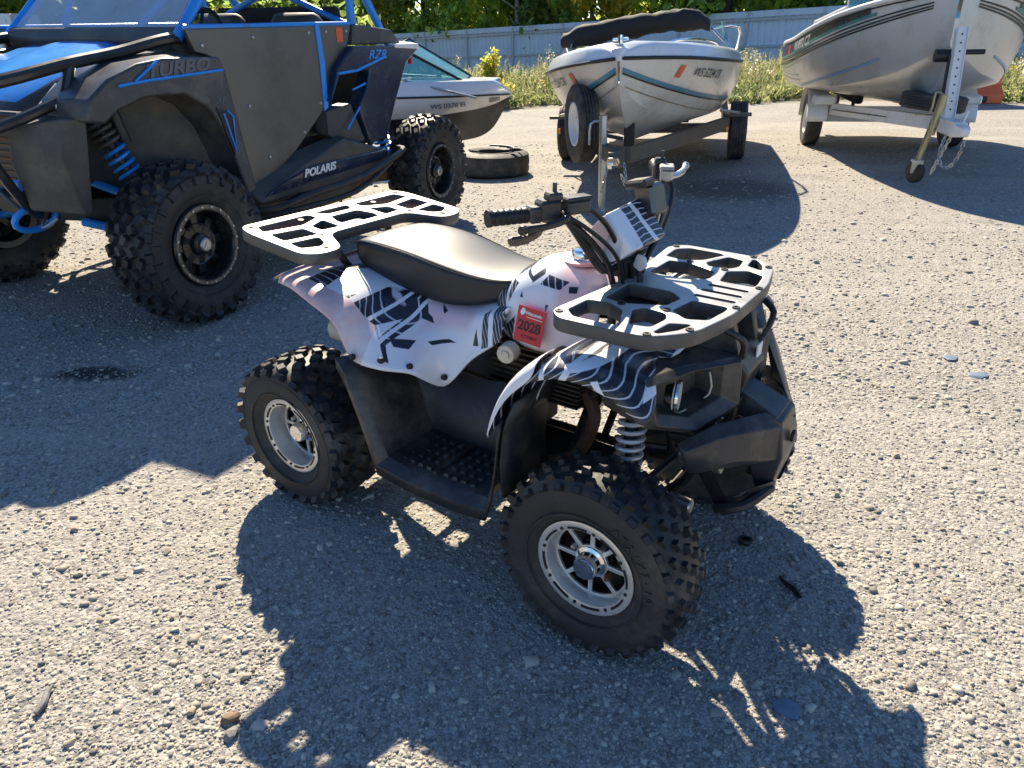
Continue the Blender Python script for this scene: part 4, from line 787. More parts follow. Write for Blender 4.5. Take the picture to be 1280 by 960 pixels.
# cage, roof, screen, seats
def cage(name, pts, r=.027): q = MB(); q.tube(pts, r, 12, k=5); return q.build(name, m_blue, utv)
for sg in (-1, 1):
    cage('cage_side_hoop', [(2.05, sg * .64, 1.33), (1.80, sg * .62, 1.56), (1.52, sg * .59, 1.83), (1.40, sg * .58, 1.88), (.75, sg * .58, 1.90), (.62, sg * .58, 1.86), (.60, sg * .62, 1.65), (.62, sg * .64, 1.36)])
    cage('cage_rear_stay', [(.62, sg * .58, 1.86), (.35, sg * .58, 1.55), (.12, sg * .58, 1.27)]); cage('cage_brace', [(.60, sg * .60, 1.40), (.60, 0, 1.62), (.60, -sg * .1, 1.66)], .02)
    cage('screen_brace', [(1.56, sg * .56, 1.80), (1.95, sg * .28, 1.38)], .018)
    s = MB(); s.hull([(.80, sg * .32 + dy, z) for dy in (-.24, .24) for z in (.75, 1.25)] + [(.72, sg * .32 + dy, 1.46) for dy in (-.20, .20)] + [(.98, sg * .32 + dy, .75) for dy in (-.24, .24)] + [(.90, sg * .32 + dy, 1.25) for dy in (-.22, .22)] + [(.80, sg * .32 + dy, 1.48) for dy in (-.16, .16)]); so = s.build('seat', m_utvmat, utv, bevel=.04)
    s = MB(); s.hull([(.86, sg * .32 + dy, z) for dy in (-.12, .12) for z in (1.0, 1.40)] + [(.92, sg * .32 + dy, z) for dy in (-.10, .10) for z in (1.02, 1.36)]); s.build('seat_insert', m_blue, so, bevel=.02)
    s = MB(); s.box((1.1, sg * .32, .72), (.5, .48, .14), None, 0, .03); s.build('seat_base', m_utvmat, so)
for x, z in ((1.42, 1.87), (.64, 1.87), (2.0, 1.345)): cage('cage_cross_bar', [(x, -.60, z), (x, .60, z)], .024)
q = MB(); q.box((1.03, 0, 1.915), (.95, 1.16, .02), None, 0, .008); q.build('roof_panel', m_utv, utv)
q = MB(); q.add([(2.04, -.61, 1.36), (2.04, .61, 1.36), (1.50, .55, 1.85), (1.50, -.55, 1.85)], [(0, 1, 2, 3)]); q.build('windshield', m_glass, utv, smooth=0, solid=.005)
q = MB(); q.hull([(2.08, s * .62, 1.33) for s in (-1, 1)] + [(2.03, s * .64, 1.385) for s in (-1, 1)] + [(1.75, s * .66, 1.30) for s in (-1, 1)] + [(1.78, s * .66, 1.05) for s in (-1, 1)] + [(2.0, s * .6, 1.2) for s in (-1, 1)] + [(1.82, s * .6, 1.36) for s in (-1, 1)]); q.build('dashboard', m_utvmat, utv, bevel=.015)
q = MB(); q.tube([(1.60 - .06 * math.sin(a), .32 + .17 * math.cos(a), 1.32 + .15 * math.sin(a)) for a in [i * math.pi / 12 for i in range(24)]], .015, 8, closed=True); q.tube([(1.60, .32, 1.32), (1.80, .32, 1.22)], .02, 8)
for a in (R(90), R(210), R(330)): q.tube([(1.60, .32, 1.32), (1.60 - .06 * math.sin(a), .32 + .17 * math.cos(a), 1.32 + .15 * math.sin(a))], .01, 6)
q.build('steering_wheel', m_ink, utv)
q = MB(); q.box((.58, 0, 1.40), (.05, 1.05, .22), None, 0, .02); q.build('rear_firewall', m_canvas, utv)

for sg in (-1, 1):
    q = MB(); q.tube([(.10, sg * .60, 1.22), (.30, sg * .58, .92), (.42, sg * .56, .62), (.50, sg * .50, .50)], .02, 8, k=3); q.tube([(.22, sg * .58, 1.02), (.22, -sg * .0, 1.02)], .018, 8); q.box((.27, sg * .52, .86), (.05, .16, .07)); q.build('rear_subframe', m_rust, utv)
# ------------------------------------------------------------------ boats and trailers (x forward = bow, y port, origin on the ground under the axle)
class Hull:
    def __init__(s, xs, bs, zs, bc, zc, zk): s.xs, s.a = xs, (bs, zs, bc, zc, zk)
    def st(s, x):                    # smooth interpolation of the station table
        xs = s.xs; out = []
        for ys in s.a:
            i = max(0, min(len(xs) - 2, next((k for k in range(len(xs) - 1) if x <= xs[k + 1]), len(xs) - 2)))
            t = max(0, min(1, (x - xs[i]) / (xs[i + 1] - xs[i])))
            def tg(k):
                if k == 0: return (ys[1] - ys[0]) / (xs[1] - xs[0])
                if k == len(xs) - 1: return (ys[-1] - ys[-2]) / (xs[-1] - xs[-2])
                return (ys[k + 1] - ys[k - 1]) / (xs[k + 1] - xs[k - 1])
            h = xs[i + 1] - xs[i]; m0, m1 = tg(i) * h, tg(i + 1) * h
            out.append((2 * t ** 3 - 3 * t * t + 1) * ys[i] + (t ** 3 - 2 * t * t + t) * m0 + (-2 * t ** 3 + 3 * t * t) * ys[i + 1] + (t ** 3 - t * t) * m1)
        return out
    def side(s, x, f, sg, off=0):    # point on the topside at height fraction f
        bs, zs, bc, zc, zk = s.st(x); bow = .05 * math.sin(math.pi * f); y = bc + (bs - bc) * f + bow * min(1, bs) + off
        return (x, sg * max(0, y), zc + (zs - zc) * f)
    def on(s, x, f, sg, off):        # point on the topside pushed out along the surface normal
        p = Vector(s.side(x, f, sg)); a = Vector(s.side(x + .02, f, sg)) - Vector(s.side(x - .02, f, sg)); b = Vector(s.side(x, f + .02, sg)) - Vector(s.side(x, f - .02, sg)); n = a.cross(b).normalized()
        if n.y * sg < 0: n = -n
        return p + n * off
    def lettering(s, name, body, size, mat, parent, x0, f0, sg, sx=.8, shear=0, bold=.001, off=.012, fsc=1.0):   # flat print wrapped onto the topside
        o = text(name, body, size, mat, parent, Matrix(), .0008, shear, bold, sx); bs, zs, bc, zc, zk = s.st(x0); hh = math.hypot(zs - zc, bs - bc); sl = (Vector(s.side(x0 + .1, f0, sg)) - Vector(s.side(x0 - .1, f0, sg))).length / .2
        for v in o.data.vertices: v.co = s.on(x0 - sg * v.co.x / sl, f0 + v.co.y / hh * fsc, sg, off)
        return o
    def stations(s, n): return [s.xs[0] + (s.xs[-1] - s.xs[0]) * (1 - (1 - i / n) ** 1.4) for i in range(n + 1)]
    def shell(s, name, mats, parent, n=90, dark=0):
        b = MB(); secs = []
        for x in s.stations(n):
            bs, zs, bc, zc, zk = s.st(x); bs = max(0, bs); bc = max(0, bc); row = []
            L = [(x, bs - .0, zs)] and [s.side(x, f, 1) for f in (1, .75, .5, .25, 0)] + [(x, bc * .97, zc - .012)] + [(x, bc * .66, zk + (zc - zk) * .60), (x, bc * .33, zk + (zc - zk) * .30), (x, 0, zk)]
            secs.append(L + [(p[0], -p[1], p[2]) for p in reversed(L[:-1])])
        k = len(secs[0]); b.loft(secs, mf=lambda i, j: 0 if (j < 4 or j > k - 6) else 1)
        b.add(secs[0], [tuple(range(k))], 0); return b.build(name, mats, parent, smooth=22)
    def strip(s, name, f0, f1, x0, x1, mat, parent, sides=(-1, 1), off=.007, n=60, g0=None, g1=None):
        for sg in sides:
            b = MB(); rows = []
            for i in range(n + 1):
                t = i / n; x = x0 + (x1 - x0) * t; a = f0 + ((g0 if g0 is not None else f0) - f0) * t; c = f1 + ((g1 if g1 is not None else f1) - f1) * t
                rows.append([s.on(x, a + (c - a) * q / 2, sg, off) for q in range(3)])
            b.loft(rows); b.build(name, mat, parent, smooth=60)
    def chevron(s, name, c0, c1, k, x0, x1, mat, parent, off=.007, n=60):     # strip between two slanting planes z + k|y| = c, straight when seen bow-on
        def solve(x, c, sg):
            lo, hi = -.02, 1.0
            for _ in range(24):
                m = (lo + hi) / 2; q = s.side(x, m, sg)
                if q[2] + k * abs(q[1]) < c: lo = m
                else: hi = m
            return lo
        for sg in (-1, 1):
            b = MB(); rows = []
            for i in range(n + 1):
                x = x0 + (x1 - x0) * i / n; a, e = solve(x, c0, sg), solve(x, c1, sg)
                if e > .0: rows.append([s.on(x, max(0, a) + (e - max(0, a)) * q / 2, sg, off) for q in range(3)])
            b.loft(rows); b.build(name, mat, parent, smooth=60)
    def rail(s, name, dz, dy, r, x0, x1, mat, parent, n=30):
        b = MB(); P = [s.st(x0 + (x1 - x0) * i / n) for i in range(n + 1)]; X = [x0 + (x1 - x0) * i / n for i in range(n + 1)]
        L = [(x, max(0, p[0] + dy), p[1] + dz) for x, p in zip(X, P)]
        b.tube(L + [(x, -y, z) for x, y, z in reversed(L)], r, 8); return b.build(name, mat, parent)
    def deck(s, name, mat, parent, h=.10, w=.22, inner=.25, n=26, x1=None):
        b = MB(); secs = []
        for x in s.stations(n):
            bs, zs = s.st(x)[:2]; bs = max(0, bs); q = min(1, bs / .25)
            L = [(x, bs, zs), (x, bs - .03 * q, zs + h * .7 * q + .02), (x, bs - .07 * q, zs + h * q + .02), (x, max(0, bs - w) * 1.0, zs + (h + .015) * q + .02), (x, max(0, bs - w - .02), zs + (h - inner) * q + .01)]
            secs.append(L)
        b.loft(secs); b.mirror(); return b.build(name, mat, parent, smooth=40)
def road_wheel(parent, loc, Rt, W, rim_mat, rz=0, rx=0, name='wheel'):
    b = MB(); rr = Rt * .56; o = -W * .36
    b.lathe([(rr * 1.02, o), (rr * 1.0, o - .012), (rr * .93, o - .012), (rr * .88, o + .015), (rr * .80, o + .05), (rr * .55, o + .035), (rr * .35, o + .04), (rr * .30, o + .02), (0, o + .018)], 32); b.lathe([(rr * .86, o + .02), (rr * .86, W * .36), (rr, W * .36)], 24)
    w = b.build(name, rim_mat, parent); w.location = loc; w.rotation_euler = (rx, 0, rz)
    hw = W / 2; t = MB(); prof = [(rr, -hw * .78), (rr + (Rt - rr) * .4, -hw * 1.0), (rr + (Rt - rr) * .8, -hw * .95), (Rt * .985, -hw * .78)]
    for i in range(5):
        y0 = -hw * .72 + i * hw * .31; prof += [(Rt, y0), (Rt, y0 + hw * .20), (Rt - .008, y0 + hw * .22), (Rt - .008, y0 + hw * .29)]
    prof = prof[:-2] + [(Rt * .985, hw * .78), (rr + (Rt - rr) * .8, hw * .95), (rr + (Rt - rr) * .4, hw), (rr, hw * .78)]
    t.lathe(prof, 48); t.build('tyre', m_tread, w, smooth=30)
    for i in range(5):
        q = MB(); q.lathe([(0, -.012), (.008, -.01), (.009, .004)], 6, 0, RY(72 * i) @ T(rr * .42, o + .036, 0)); q.build('lug_nut', m_steel, w)
    return w
def chain(name, parent, pts, mat, r=.004, link=.035):
    P = smooth_path(pts, 10); b = MB(); d = 0; last = P[0]; k = 0
    for p in P[1:]:
        while (p - last).length > link * .7:
            dr = (p - last).normalized(); c = last + dr * link * .35; u = dr.orthogonal().normalized(); u = u if k % 2 else dr.cross(u)
            b.tube([c + dr * math.cos(a) * link * .5 + u * math.sin(a) * link * .28 for a in [i * math.pi / 5 for i in range(10)]], r, 5, closed=True); last = last + dr * link * .7; k += 1
    return b.build(name, mat, parent)
# ---- runabout in the middle, bow towards the yard, on a dark trailer
B2 = (1.62, 8.75); B2A = math.atan2(-.969, -.248)
z2 = ground_z(*B2)
boat2 = thing('motor_boat', 'tan and white open-bow motor boat with teal stripes and a black folded canopy', 'boat', (*B2, z2 - .03), B2A, rx=R(4.5))
h2 = Hull([-2.2, -1, 0, 1, 1.8, 2.35, 2.7, 2.92], [.95, .98, .98, .93, .78, .54, .28, .012], [.98, 1.0, 1.02, 1.05, 1.10, 1.15, 1.18, 1.20], [.8, .82, .80, .68, .46, .24, .10, .006], [.56, .56, .57, .60, .67, .77, .89, 1.04], [.42, .42, .42, .43, .48, .60, .79, 1.02])
h2.shell('hull', [m_gel, m_gel], boat2)
h2.chevron('teal_stripe', 1.115, 1.15, .50, .6, 2.905, m_teal, boat2); h2.chevron('black_pinstripe', 1.098, 1.113, .50, .6, 2.905, m_blk, boat2)
h2.chevron('brown_pinstripe', 1.01, 1.02, .56, 1.0, 2.86, M_('brown_pinstripe', (.30, .22, .15), .4), boat2)
h2.rail('rub_rail', .0, .006, .014, -2.2, 2.90, m_blk, boat2)
h2.deck('deck', m_gelw, boat2)
q = MB(); q.loft([[(x, -w, .80), (x, w, .80)] for x, w in ((-2.1, .7), (0, .74), (1.4, .6), (2.1, .3), (2.5, .1))]); q.build('cockpit_floor', m_utvmat, boat2)
for sg in (-1, 1):
    q = MB(); q.tube([(1.0, sg * .72, 1.15), (1.05, sg * .70, 1.23), (1.7, sg * .52, 1.28), (2.1, sg * .34, 1.28), (2.2, sg * .30, 1.22)], .012, 8, k=4); q.build('bow_rail', m_chrome, boat2)
    q = MB(); q.loft([[(.9 - .5 * t, sg * (.80 - .05 * t), 1.16 + .26 * t), (.2 - .2 * t, sg * (.84 - .05 * t), 1.15 + .27 * t)] for t in (0, .5, 1)]); q.build('side_window', m_glassb, boat2, solid=.005)
    h2.lettering('registration_number', 'WS 5224 CK', .115, m_ink, boat2, 2.0, .75, sg, .92, .2, .0005)
    q = MB(); q.loft([[h2.on(x, f + (.05 if sg > 0 else -.05) * 0, sg, .008) for f in (.62, .86)] for x in (2.40, 2.425, 2.45, 2.462)]); q.build('registration_tag', m_orange, boat2)
q = MB(); q.hull([(2.93, 0, 1.22), (2.80, .10, 1.25), (2.80, -.10, 1.25), (2.90, .03, 1.27), (2.90, -.03, 1.27), (2.86, .07, 1.18), (2.86, -.07, 1.18), (2.935, 0, 1.18), (2.70, .05, 1.295), (2.70, -.05, 1.295)]); q.build('bow_cap', m_gelw, boat2, bevel=.008)
q = MB(); q.tube([(2.78, 0, 1.30), (2.78, 0, 1.36)], .02, 8); q.tube([(2.72, -.06, 1.33), (2.84, .06, 1.33)], .012, 8); q.build('bow_light', m_chrome, boat2)
cv = MB(); P = smooth_path([(.35, -.92, 1.36), (.40, -.78, 1.38), (.42, -.4, 1.43), (.42, 0, 1.46), (.40, .30, 1.47), (.38, .50, 1.46), (.34, .64, 1.40)], 7); Nn = len(P)
vs = []
for i, p in enumerate(P):
    for j in range(14):
        a = 2 * math.pi * j / 14; e = min(1, .55 + 2.2 * min(i, Nn - 1 - i) / Nn); rr_ = (.105 + .03 * noise.noise(Vector((i * .35, math.cos(a) * 1.3, math.sin(a) * 1.3)) * 1.2)) * e
        vs.append((p.x + 1.15 * rr_ * math.cos(a), p.y, p.z + rr_ * math.sin(a) - .01))
cv.loft([vs[i * 14:(i + 1) * 14] for i in range(Nn)], closed=True, caps=True); cv.build('folded_canopy', m_canvas, boat2, smooth=80)
for sg in (-1, 1):
    q = MB(); q.tube([(-.3, sg * .93, 1.12), (.05, sg * .93, 1.35), (.38, sg * .66, 1.36)], .013, 8, k=3); q.tube([(.75, sg * .90, 1.12), (.38, sg * .66, 1.36)], .011, 8); q.build('canopy_bow', m_chrome, boat2)
q = MB(); q.tube([(-.5, -.93, 1.15), (-.5, -.9, 1.34), (-.35, -.95, 1.36)], .015, 8, k=3); q.box((-.35, -.93, 1.37), (.25, .05, .03), None, 0, .01); q.build('grab_rail', m_chrome, boat2)
t2 = thing('boat_trailer', 'dark boat trailer with upright spare wheel and jack, carrying the tan boat', 'trailer', (*B2, z2), B2A, rx=R(2.3))
q = MB()
for sg in (-1, 1): q.hull([(3.15, sg * .03, .44), (3.15, sg * .03, .55), (3.15, sg * .09, .44), (3.15, sg * .09, .55), (.7, sg * .78, .40), (.7, sg * .78, .52), (.7, sg * .85, .40), (.7, sg * .85, .52)]); q.box((-.6, sg * .815, .46), (2.6, .065, .12))
q.box((0, 0, .34), (.09, 1.7, .09)); q.box((.9, 0, .45), (.08, 1.5, .07)); q.box((-1.8, 0, .45), (.08, 1.6, .08)); q.box((3.25, 0, .50), (.34, .10, .11))
q.build('frame', m_galv, t2)
for sg in (-1, 1):
    road_wheel(t2, (0, sg * .96, .31), .31, .19, m_steel, math.pi if sg > 0 else 0)
    q = MB(); q.box((.1, sg * .40, .54), (1.5, .08, .10)); q.build('bunk', m_canvas, t2); q = MB(); q.box((1.02, sg * .82, .47), (.03, .02, .05)); q.build('marker_light', m_amber, t2, loc=(.3, sg * .0, -.0))
    q = MB(); q.box((.55, sg * .93, .53), (.10, .28, .03)); q.build('step_plate', m_galv, t2)
    q = MB(); q.tube([(.6, sg * .85, .55), (1.0, sg * .74, .62), (.6, sg * .95, .55)], .016, 6); q.build('guide_brace', m_steel, t2)
q = MB(); q.box((2.42, 0, .72), (.09, .085, .50), None, 0, .006); q.box((2.42, 0, .96), (.11, .10, .06)); q.tube([(2.42, -.05, .90), (2.44, .12, .885)], .009, 8); q.tube([(2.44, .12, .885), (2.46, .24, .885)], .015, 10); q.tube([(2.46, -.05, .80), (2.46, -.10, .78), (2.42, -.11, .66)], .008, 8, k=3); q.build('winch_post', m_blk, t2)
q = MB(); q.hull([(2.42, .10, 1.06), (2.42, .02, 1.0), (2.50, .02, 1.0), (2.42, .085, 1.06)]); q.hull([(2.42, -.10, 1.06), (2.42, -.02, 1.0), (2.50, -.02, 1.0), (2.42, -.085, 1.06)]); q.box((2.42, 0, .99), (.08, .10, .05)); q.build('bow_stop', m_bluelt, t2)
q = MB(); q.tube([(2.86, -.165, .0), (2.86, -.165, .76)], .033, 14); q.tube([(2.86, -.165, .72), (2.88, -.26, .70), (2.88, -.27, .54)], .010, 8, k=3); q.box((2.86, -.10, .50), (.10, .12, .06)); q.lathe([(0, 0), (.09, 0), (.09, .012), (0, .014)], 16, 0, T(2.86, -.165, .0) @ RX(90)); q.build('jack', m_steel, t2)
sp = road_wheel(t2, (2.48, -.40, .66), .315, .17, m_white, R(24), 0, 'spare_wheel')
q = MB(); q.tube([(2.44, -.05, .53), (2.48, -.36, .60)], .016, 8); q.build('spare_bracket', m_galv, t2)
q = MB(); q.hull([(3.42, s * .04, z) for s in (-1, 1) for z in (.47, .53)] + [(3.60, s * .035, z) for s in (-1, 1) for z in (.49, .54)] + [(3.5, s * .055, .50) for s in (-1, 1)]); q.lathe([(0, -.04), (.04, -.03), (.045, 0), (.03, .03), (0, .035)], 14, 0, T(3.56, 0, .50)); q.build('coupler', m_chrome, t2)
chain('safety_chain', t2, [(3.35, .06, .47), (3.45, .10, .30), (3.52, .06, .42)], m_steel); chain('safety_chain', t2, [(3.30, -.06, .47), (3.38, -.10, .26), (3.5, -.06, .42)], m_steel)
# ---- aluminium boat at the right, on a white trailer
B3 = (4.52, 9.30); B3A = math.atan2(-.974, -.225); z3 = ground_z(*B3)
boat3 = thing('fishing_boat', 'silver grey aluminium fishing boat with dark upper band and black pinstripes', 'boat', (*B3, z3), B3A, rx=R(2))
h3 = Hull([-1.5, -1, 0, .8, 1.4, 1.85, 2.15], [1.05, 1.10, 1.10, 1.03, .84, .50, .02], [1.12, 1.16, 1.22, 1.33, 1.45, 1.55, 1.62], [1.0, 1.03, 1.01, .90, .68, .36, .014], [.70, .70, .70, .74, .80, .93, 1.16], [.52, .52, .53, .55, .60, .74, 1.13])
h3.shell('hull', [m_hullgrey, m_hullgrey], boat3)
h3.strip('dark_band', .60, .97, -1.4, 1.7, m_hulldark, boat3, g0=.88, g1=.97); h3.strip('green_line', .555, .605, -1.4, 1.75, m_green, boat3, g0=.84, g1=.885)
for f in (.48, .43, .39): h3.strip('black_pinstripe', f, f + .025 + (.02 if f > .49 else 0), -1.45, 2.05, m_blk, boat3, g0=f + .34, g1=f + .365 + (.02 if f > .49 else 0))
h3.strip('blue_streak', .0, .05, .2, 1.75, m_bluelt, boat3, g0=.22, g1=.25)
for f in (.22, .12): h3.strip('hull_crease', f, f + .03, -1.45, .2, m_white, boat3, off=.008)
h3.rail('gunwale', .01, .01, .022, -1.5, 2.12, m_white, boat3); h3.rail('gunwale_shadow_line', -.035, .006, .008, -1.5, 2.12, m_blk, boat3)
h3.deck('deck', m_hullgrey, boat3, h=.03, w=.16, inner=.25)
q = MB(); q.loft([[(x, -w, .85), (x, w, .85)] for x, w in ((-1.45, .8), (0, .8), (1.2, .55), (1.7, .2))]); q.build('cockpit_floor', m_utvmat, boat3)
for sg in (-1, 1):
    q = MB(); q.loft([[(x, sg * .62, .86) , (x, sg * .60, 1.38), (x - .10, sg * .35, 1.40), (x - .1, sg * .3, .86)] for x in (.35, -.15)], closed=True, caps=True); q.build('console', m_gelw, boat3)
    q = MB(); q.add([(.34, sg * .60, 1.38), (.30, sg * .28, 1.39), (.12, sg * .26, 1.66), (.16, sg * .58, 1.65)], [(0, 1, 2, 3)]); q.build('windscreen', m_glassb, boat3, smooth=0, solid=.006)
    q = MB(); q.tube([(.36, sg * .62, 1.37), (.16, sg * .60, 1.67), (.12, sg * .26, 1.68), (.30, sg * .27, 1.38)], .012, 8); q.build('windscreen_frame', m_white, boat3)
    q = MB(); q.tube([(.6, sg * 1.02, 1.32), (.6, sg * .99, 1.40), (1.3, sg * .80, 1.52), (1.3, sg * .82, 1.46)], .011, 8); q.build('bow_rail', m_white, boat3)
    h3.lettering('registration_number', 'WS 8972 CZ', .13, m_white, boat3, .45, .82, sg, 1.0, 0, .004, .014)
    q = MB(); q.loft([[h3.on(x, f, sg, .009) for f in (.70, .9)] for x in (-.34, -.28, -.22)]); q.build('registration_tag', m_red, boat3)
t3 = thing('boat_trailer', 'white boat trailer with perforated winch post and yellow zinc jack wheel', 'trailer', (*B3, z3), B3A, rx=R(1))
q = MB()
for sg in (-1, 1): q.hull([(2.25, sg * .02, .44), (2.25, sg * .02, .56), (2.25, sg * .09, .44), (2.25, sg * .09, .56), (.5, sg * .60, .40), (.5, sg * .60, .52), (.5, sg * .67, .40), (.5, sg * .67, .52)]); q.box((-.45, sg * .635, .46), (1.9, .07, .12))
q.box((2.45, 0, .50), (.75, .11, .12)); q.box((0, 0, .32), (.09, 1.4, .09)); q.box((.55, 0, .46), (.08, 1.2, .07)); q.build('frame', m_white, t3)
for sg in (-1, 1):
    road_wheel(t3, (0, sg * .80, .31), .31, .19, m_white, math.pi if sg > 0 else 0)
    q = MB(); q.lathe([(.37, -.12), (.385, -.11), (.385, .11), (.37, .12)], 18, 0, T(0, sg * .80, .31), 0, 180); q.build('fender', m_white, t3, solid=.006, smooth=50)
    q = MB(); q.box((.45, sg * .76, .56), (.14, .26, .10), None, 0, .02); q.build('fender_step', m_white, t3)
    q = MB(); q.box((.0, sg * .45, .60), (1.6, .09, .12), None, 0, .02); q.tube([(.5, sg * .45, .44), (.5, sg * .45, .58)], .02, 8); q.tube([(-.5, sg * .45, .44), (-.5, sg * .45, .58)], .02, 8); q.build('bunk', m_canvas, t3)
    st_ = MB(); st_.hull([(2.2, sg * .094, .49), (.55, sg * .674, .455), (2.2, sg * .094, .50), (.55, sg * .674, .465), (2.2, sg * .09, .495), (.55, sg * .67, .46)]); st_.build('frame_pinstripe', m_ink, t3)
q = MB(); M = frame((2.46, 0, .53), (1, 0, 0), (0, 1, 0)) @ RY(-14); q.box((0, 0, .39), (.05, .085, .80), M); q.box((0, .042, .39), (.09, .006, .80), M); q.box((0, -.042, .39), (.09, .006, .80), M); wp = q.build('winch_post', m_white, t3)
for i in range(10):
    q = MB(); q.cyl((.028, 0, .10 + i * .07), (.0265, 0, .10 + i * .07), .008, None, 8, 0, M); q.cyl((.025, 0, .10 + i * .07), (.0272, 0, .10 + i * .07), .008, None, 8, 0, M); q.build('post_hole', m_ink, wp)
q = MB(); q.cyl((2.22, -.16, 1.07), (2.22, .05, 1.07), .055, None, 14); q.build('bow_roller', m_blk, t3)
q = MB(); q.tube([(2.28, -.05, 1.07), (2.36, -.05, .60)], .018, 8); q.tube([(2.3, .05, 1.10), (2.28, .22, 1.10)], .022, 10); q.build('winch', m_blk, t3)
road_wheel(t3, (1.98, -.02, .66), .29, .15, m_white, 0, R(84), 'spare_wheel')
q = MB(); J = Vector((2.50, -.19, .09)); q.tube([J + Vector((0, 0, .06)), (2.52, -.10, .74)], .027, 12); q.tube([(2.51, -.13, .42), (2.52, -.095, .76)], .034, 12); q.build('jack_tube', m_gold, t3)
q = MB(); q.lathe([(0, -.035), (.085, -.035), (.10, -.02), (.10, .02), (.085, .035), (0, .035)], 24, 0, T(*J) @ RZ(28)); q.build('jack_wheel', m_tread, t3)
q = MB(); q.hull([J + Vector((a, b_, .03 + c_)) for a in (-.05, .06) for b_ in (-.04, .04) for c_ in (.04, .08)] + [J + Vector((a, b_, -.01)) for a in (-.02, .03) for b_ in (-.04, .04)]); q.build('jack_fork', m_cream, t3)
q = MB(); q.tube([(2.52, -.10, .76), (2.53, -.17, .78), (2.53, -.18, .62), (2.53, -.30, .60)], .010, 8, k=3); q.build('jack_crank', m_gold, t3)
q = MB(); q.hull([(2.80, s * .05, z) for s in (-1, 1) for z in (.46, .54)] + [(2.98, s * .035, z) for s in (-1, 1) for z in (.48, .53)]); q.lathe([(0, -.04), (.045, -.03), (.045, .03), (0, .04)], 14, 0, T(2.95, 0, .50)); q.tube([(2.86, 0, .54), (2.88, .02, .66)], .008, 6); q.build('coupler', m_white, t3)
chain('safety_chain', t3, [(2.70, -.06, .44), (2.74, -.09, .26), (2.80, -.03, .17), (2.84, .03, .26), (2.9, .04, .44)], m_steel, .006, .045); chain('safety_chain', t3, [(2.72, -.02, .44), (2.74, -.07, .30), (2.72, -.12, .10)], m_cream, .006, .045)
# ---- small boat resting on the ground beyond the buggy
z1 = ground_z(-.3, 10)
boat1 = thing('speed_boat', 'low white and navy speed boat with tinted windshield, lying behind the buggy', 'boat', (-.02, 9.9, z1 + .11), R(7))
h1 = Hull([-4.6, -3, -2, -1.2, -.6, -.25, 0], [.95, 1.0, 1.0, .88, .60, .32, .01], [.60, .61, .62, .62, .61, .60, .585], [.84, .88, .84, .66, .36, .14, .004], [.36, .36, .36, .38, .42, .47, .56], [.0, .0, .0, .0, .02, .10, .55])
h1.a = (h1.a[0], h1.a[1], h1.a[2], h1.a[3], [0, 0, 0, .0, .03, .16, .54])
h1.shell('hull', [m_gelw, m_gelb], boat1)
h1.rail('rub_rail', .0, .006, .012, -4.6, -.02, m_blk, boat1); h1.deck('deck', m_gelw, boat1, h=.14, w=.30, inner=.3)
h1.strip('navy_dash', .35, .75, -.30, -.16, m_navy, boat1)
q = MB(); q.loft([[(x, -w, .70), (x, -w * .5, .78), (x, w * .5, .78), (x, w, .70)] for x, w in ((-1.3, .62), (-.9, .50), (-.5, .32), (-.15, .10))]); q.build('foredeck', m_gelw, boat1, smooth=50)
q = MB(); q.tube([(-1.6, -.55, .80), (-.35, -.14, .75)], .02, 8); q.tube([(-1.6, .55, .80), (-.35, .14, .75)], .02, 8); q.build('deck_trim', m_blk, boat1)
for nm, quad in (('windshield', [(-.62, -.42, .76), (-.50, .0, .80), (-1.25, .0, 1.22), (-1.40, -.52, 1.16)]), ('windshield', [(-.50, .0, .80), (-.62, .42, .76), (-1.40, .52, 1.16), (-1.25, .0, 1.22)]), ('side_window', [(-.64, -.43, .76), (-1.42, -.53, 1.16), (-2.2, -.78, 1.02), (-2.0, -.80, .76)]), ('side_window', [(-.64, .43, .76), (-1.42, .53, 1.16), (-2.2, .78, 1.02), (-2.0, .80, .76)])):
    q = MB(); q.add(quad, [(0, 1, 2, 3)]); w = q.build(nm, m_glassb, boat1, smooth=0, solid=.006); q = MB(); q.tube(quad, .014, 8, closed=True); q.build('frame', m_blk, w)
h1.lettering('registration_number', 'WS 0378 EL', .12, M_('faded_navy_ink', (.10, .14, .26), .5), boat1, -.82, .52, -1, .85)
pole = MB(); pole.tube([(-2.05, -.86, .97), (-.50, -.74, .60)], .014, 8); pole.build('boat_hook_pole', m_steel, boat1)
# ---- loose tyre lying under the bow, strap on top
tz = ground_z(.0, 8.15)
lt = MB(); lt.lathe([(.20, .02), (.33, .0), (.40, .03), (.41, .06), (.405, .10), (.41, .14), (.40, .22), (.34, .25), (.24, .25), (.20, .23), (.20, .02)], 48)
lt_o = lt.build('loose_tyre', m_tread, None, smooth=40, M=T(-.22, 8.10, tz) @ RX(90)); tag(lt_o, 'worn car tyre lying flat on the gravel under the speed boat bow', 'tyre')
bs_ = MB()
for k in range(3): bs_.tube([(-.22 + .24 * math.cos(a), 8.10 + .22 * math.sin(a) - .04, tz + .262 + .006 * k) for a in [R(190 + 25 * k + i * 24) for i in range(10)]], .010, 6, k=3)
bs_.tube([(-.35, 7.83, tz + .27), (-.2, 7.86, tz + .275), (.05, 7.88, tz + .275), (.10, 7.95, tz + .28), (-.02, 7.98, tz + .28)], .010, 6, k=4)
so_ = bs_.build('tie_down_strap', m_ink); tag(so_, 'black tie-down strap coiled on the flat tyre', 'strap')
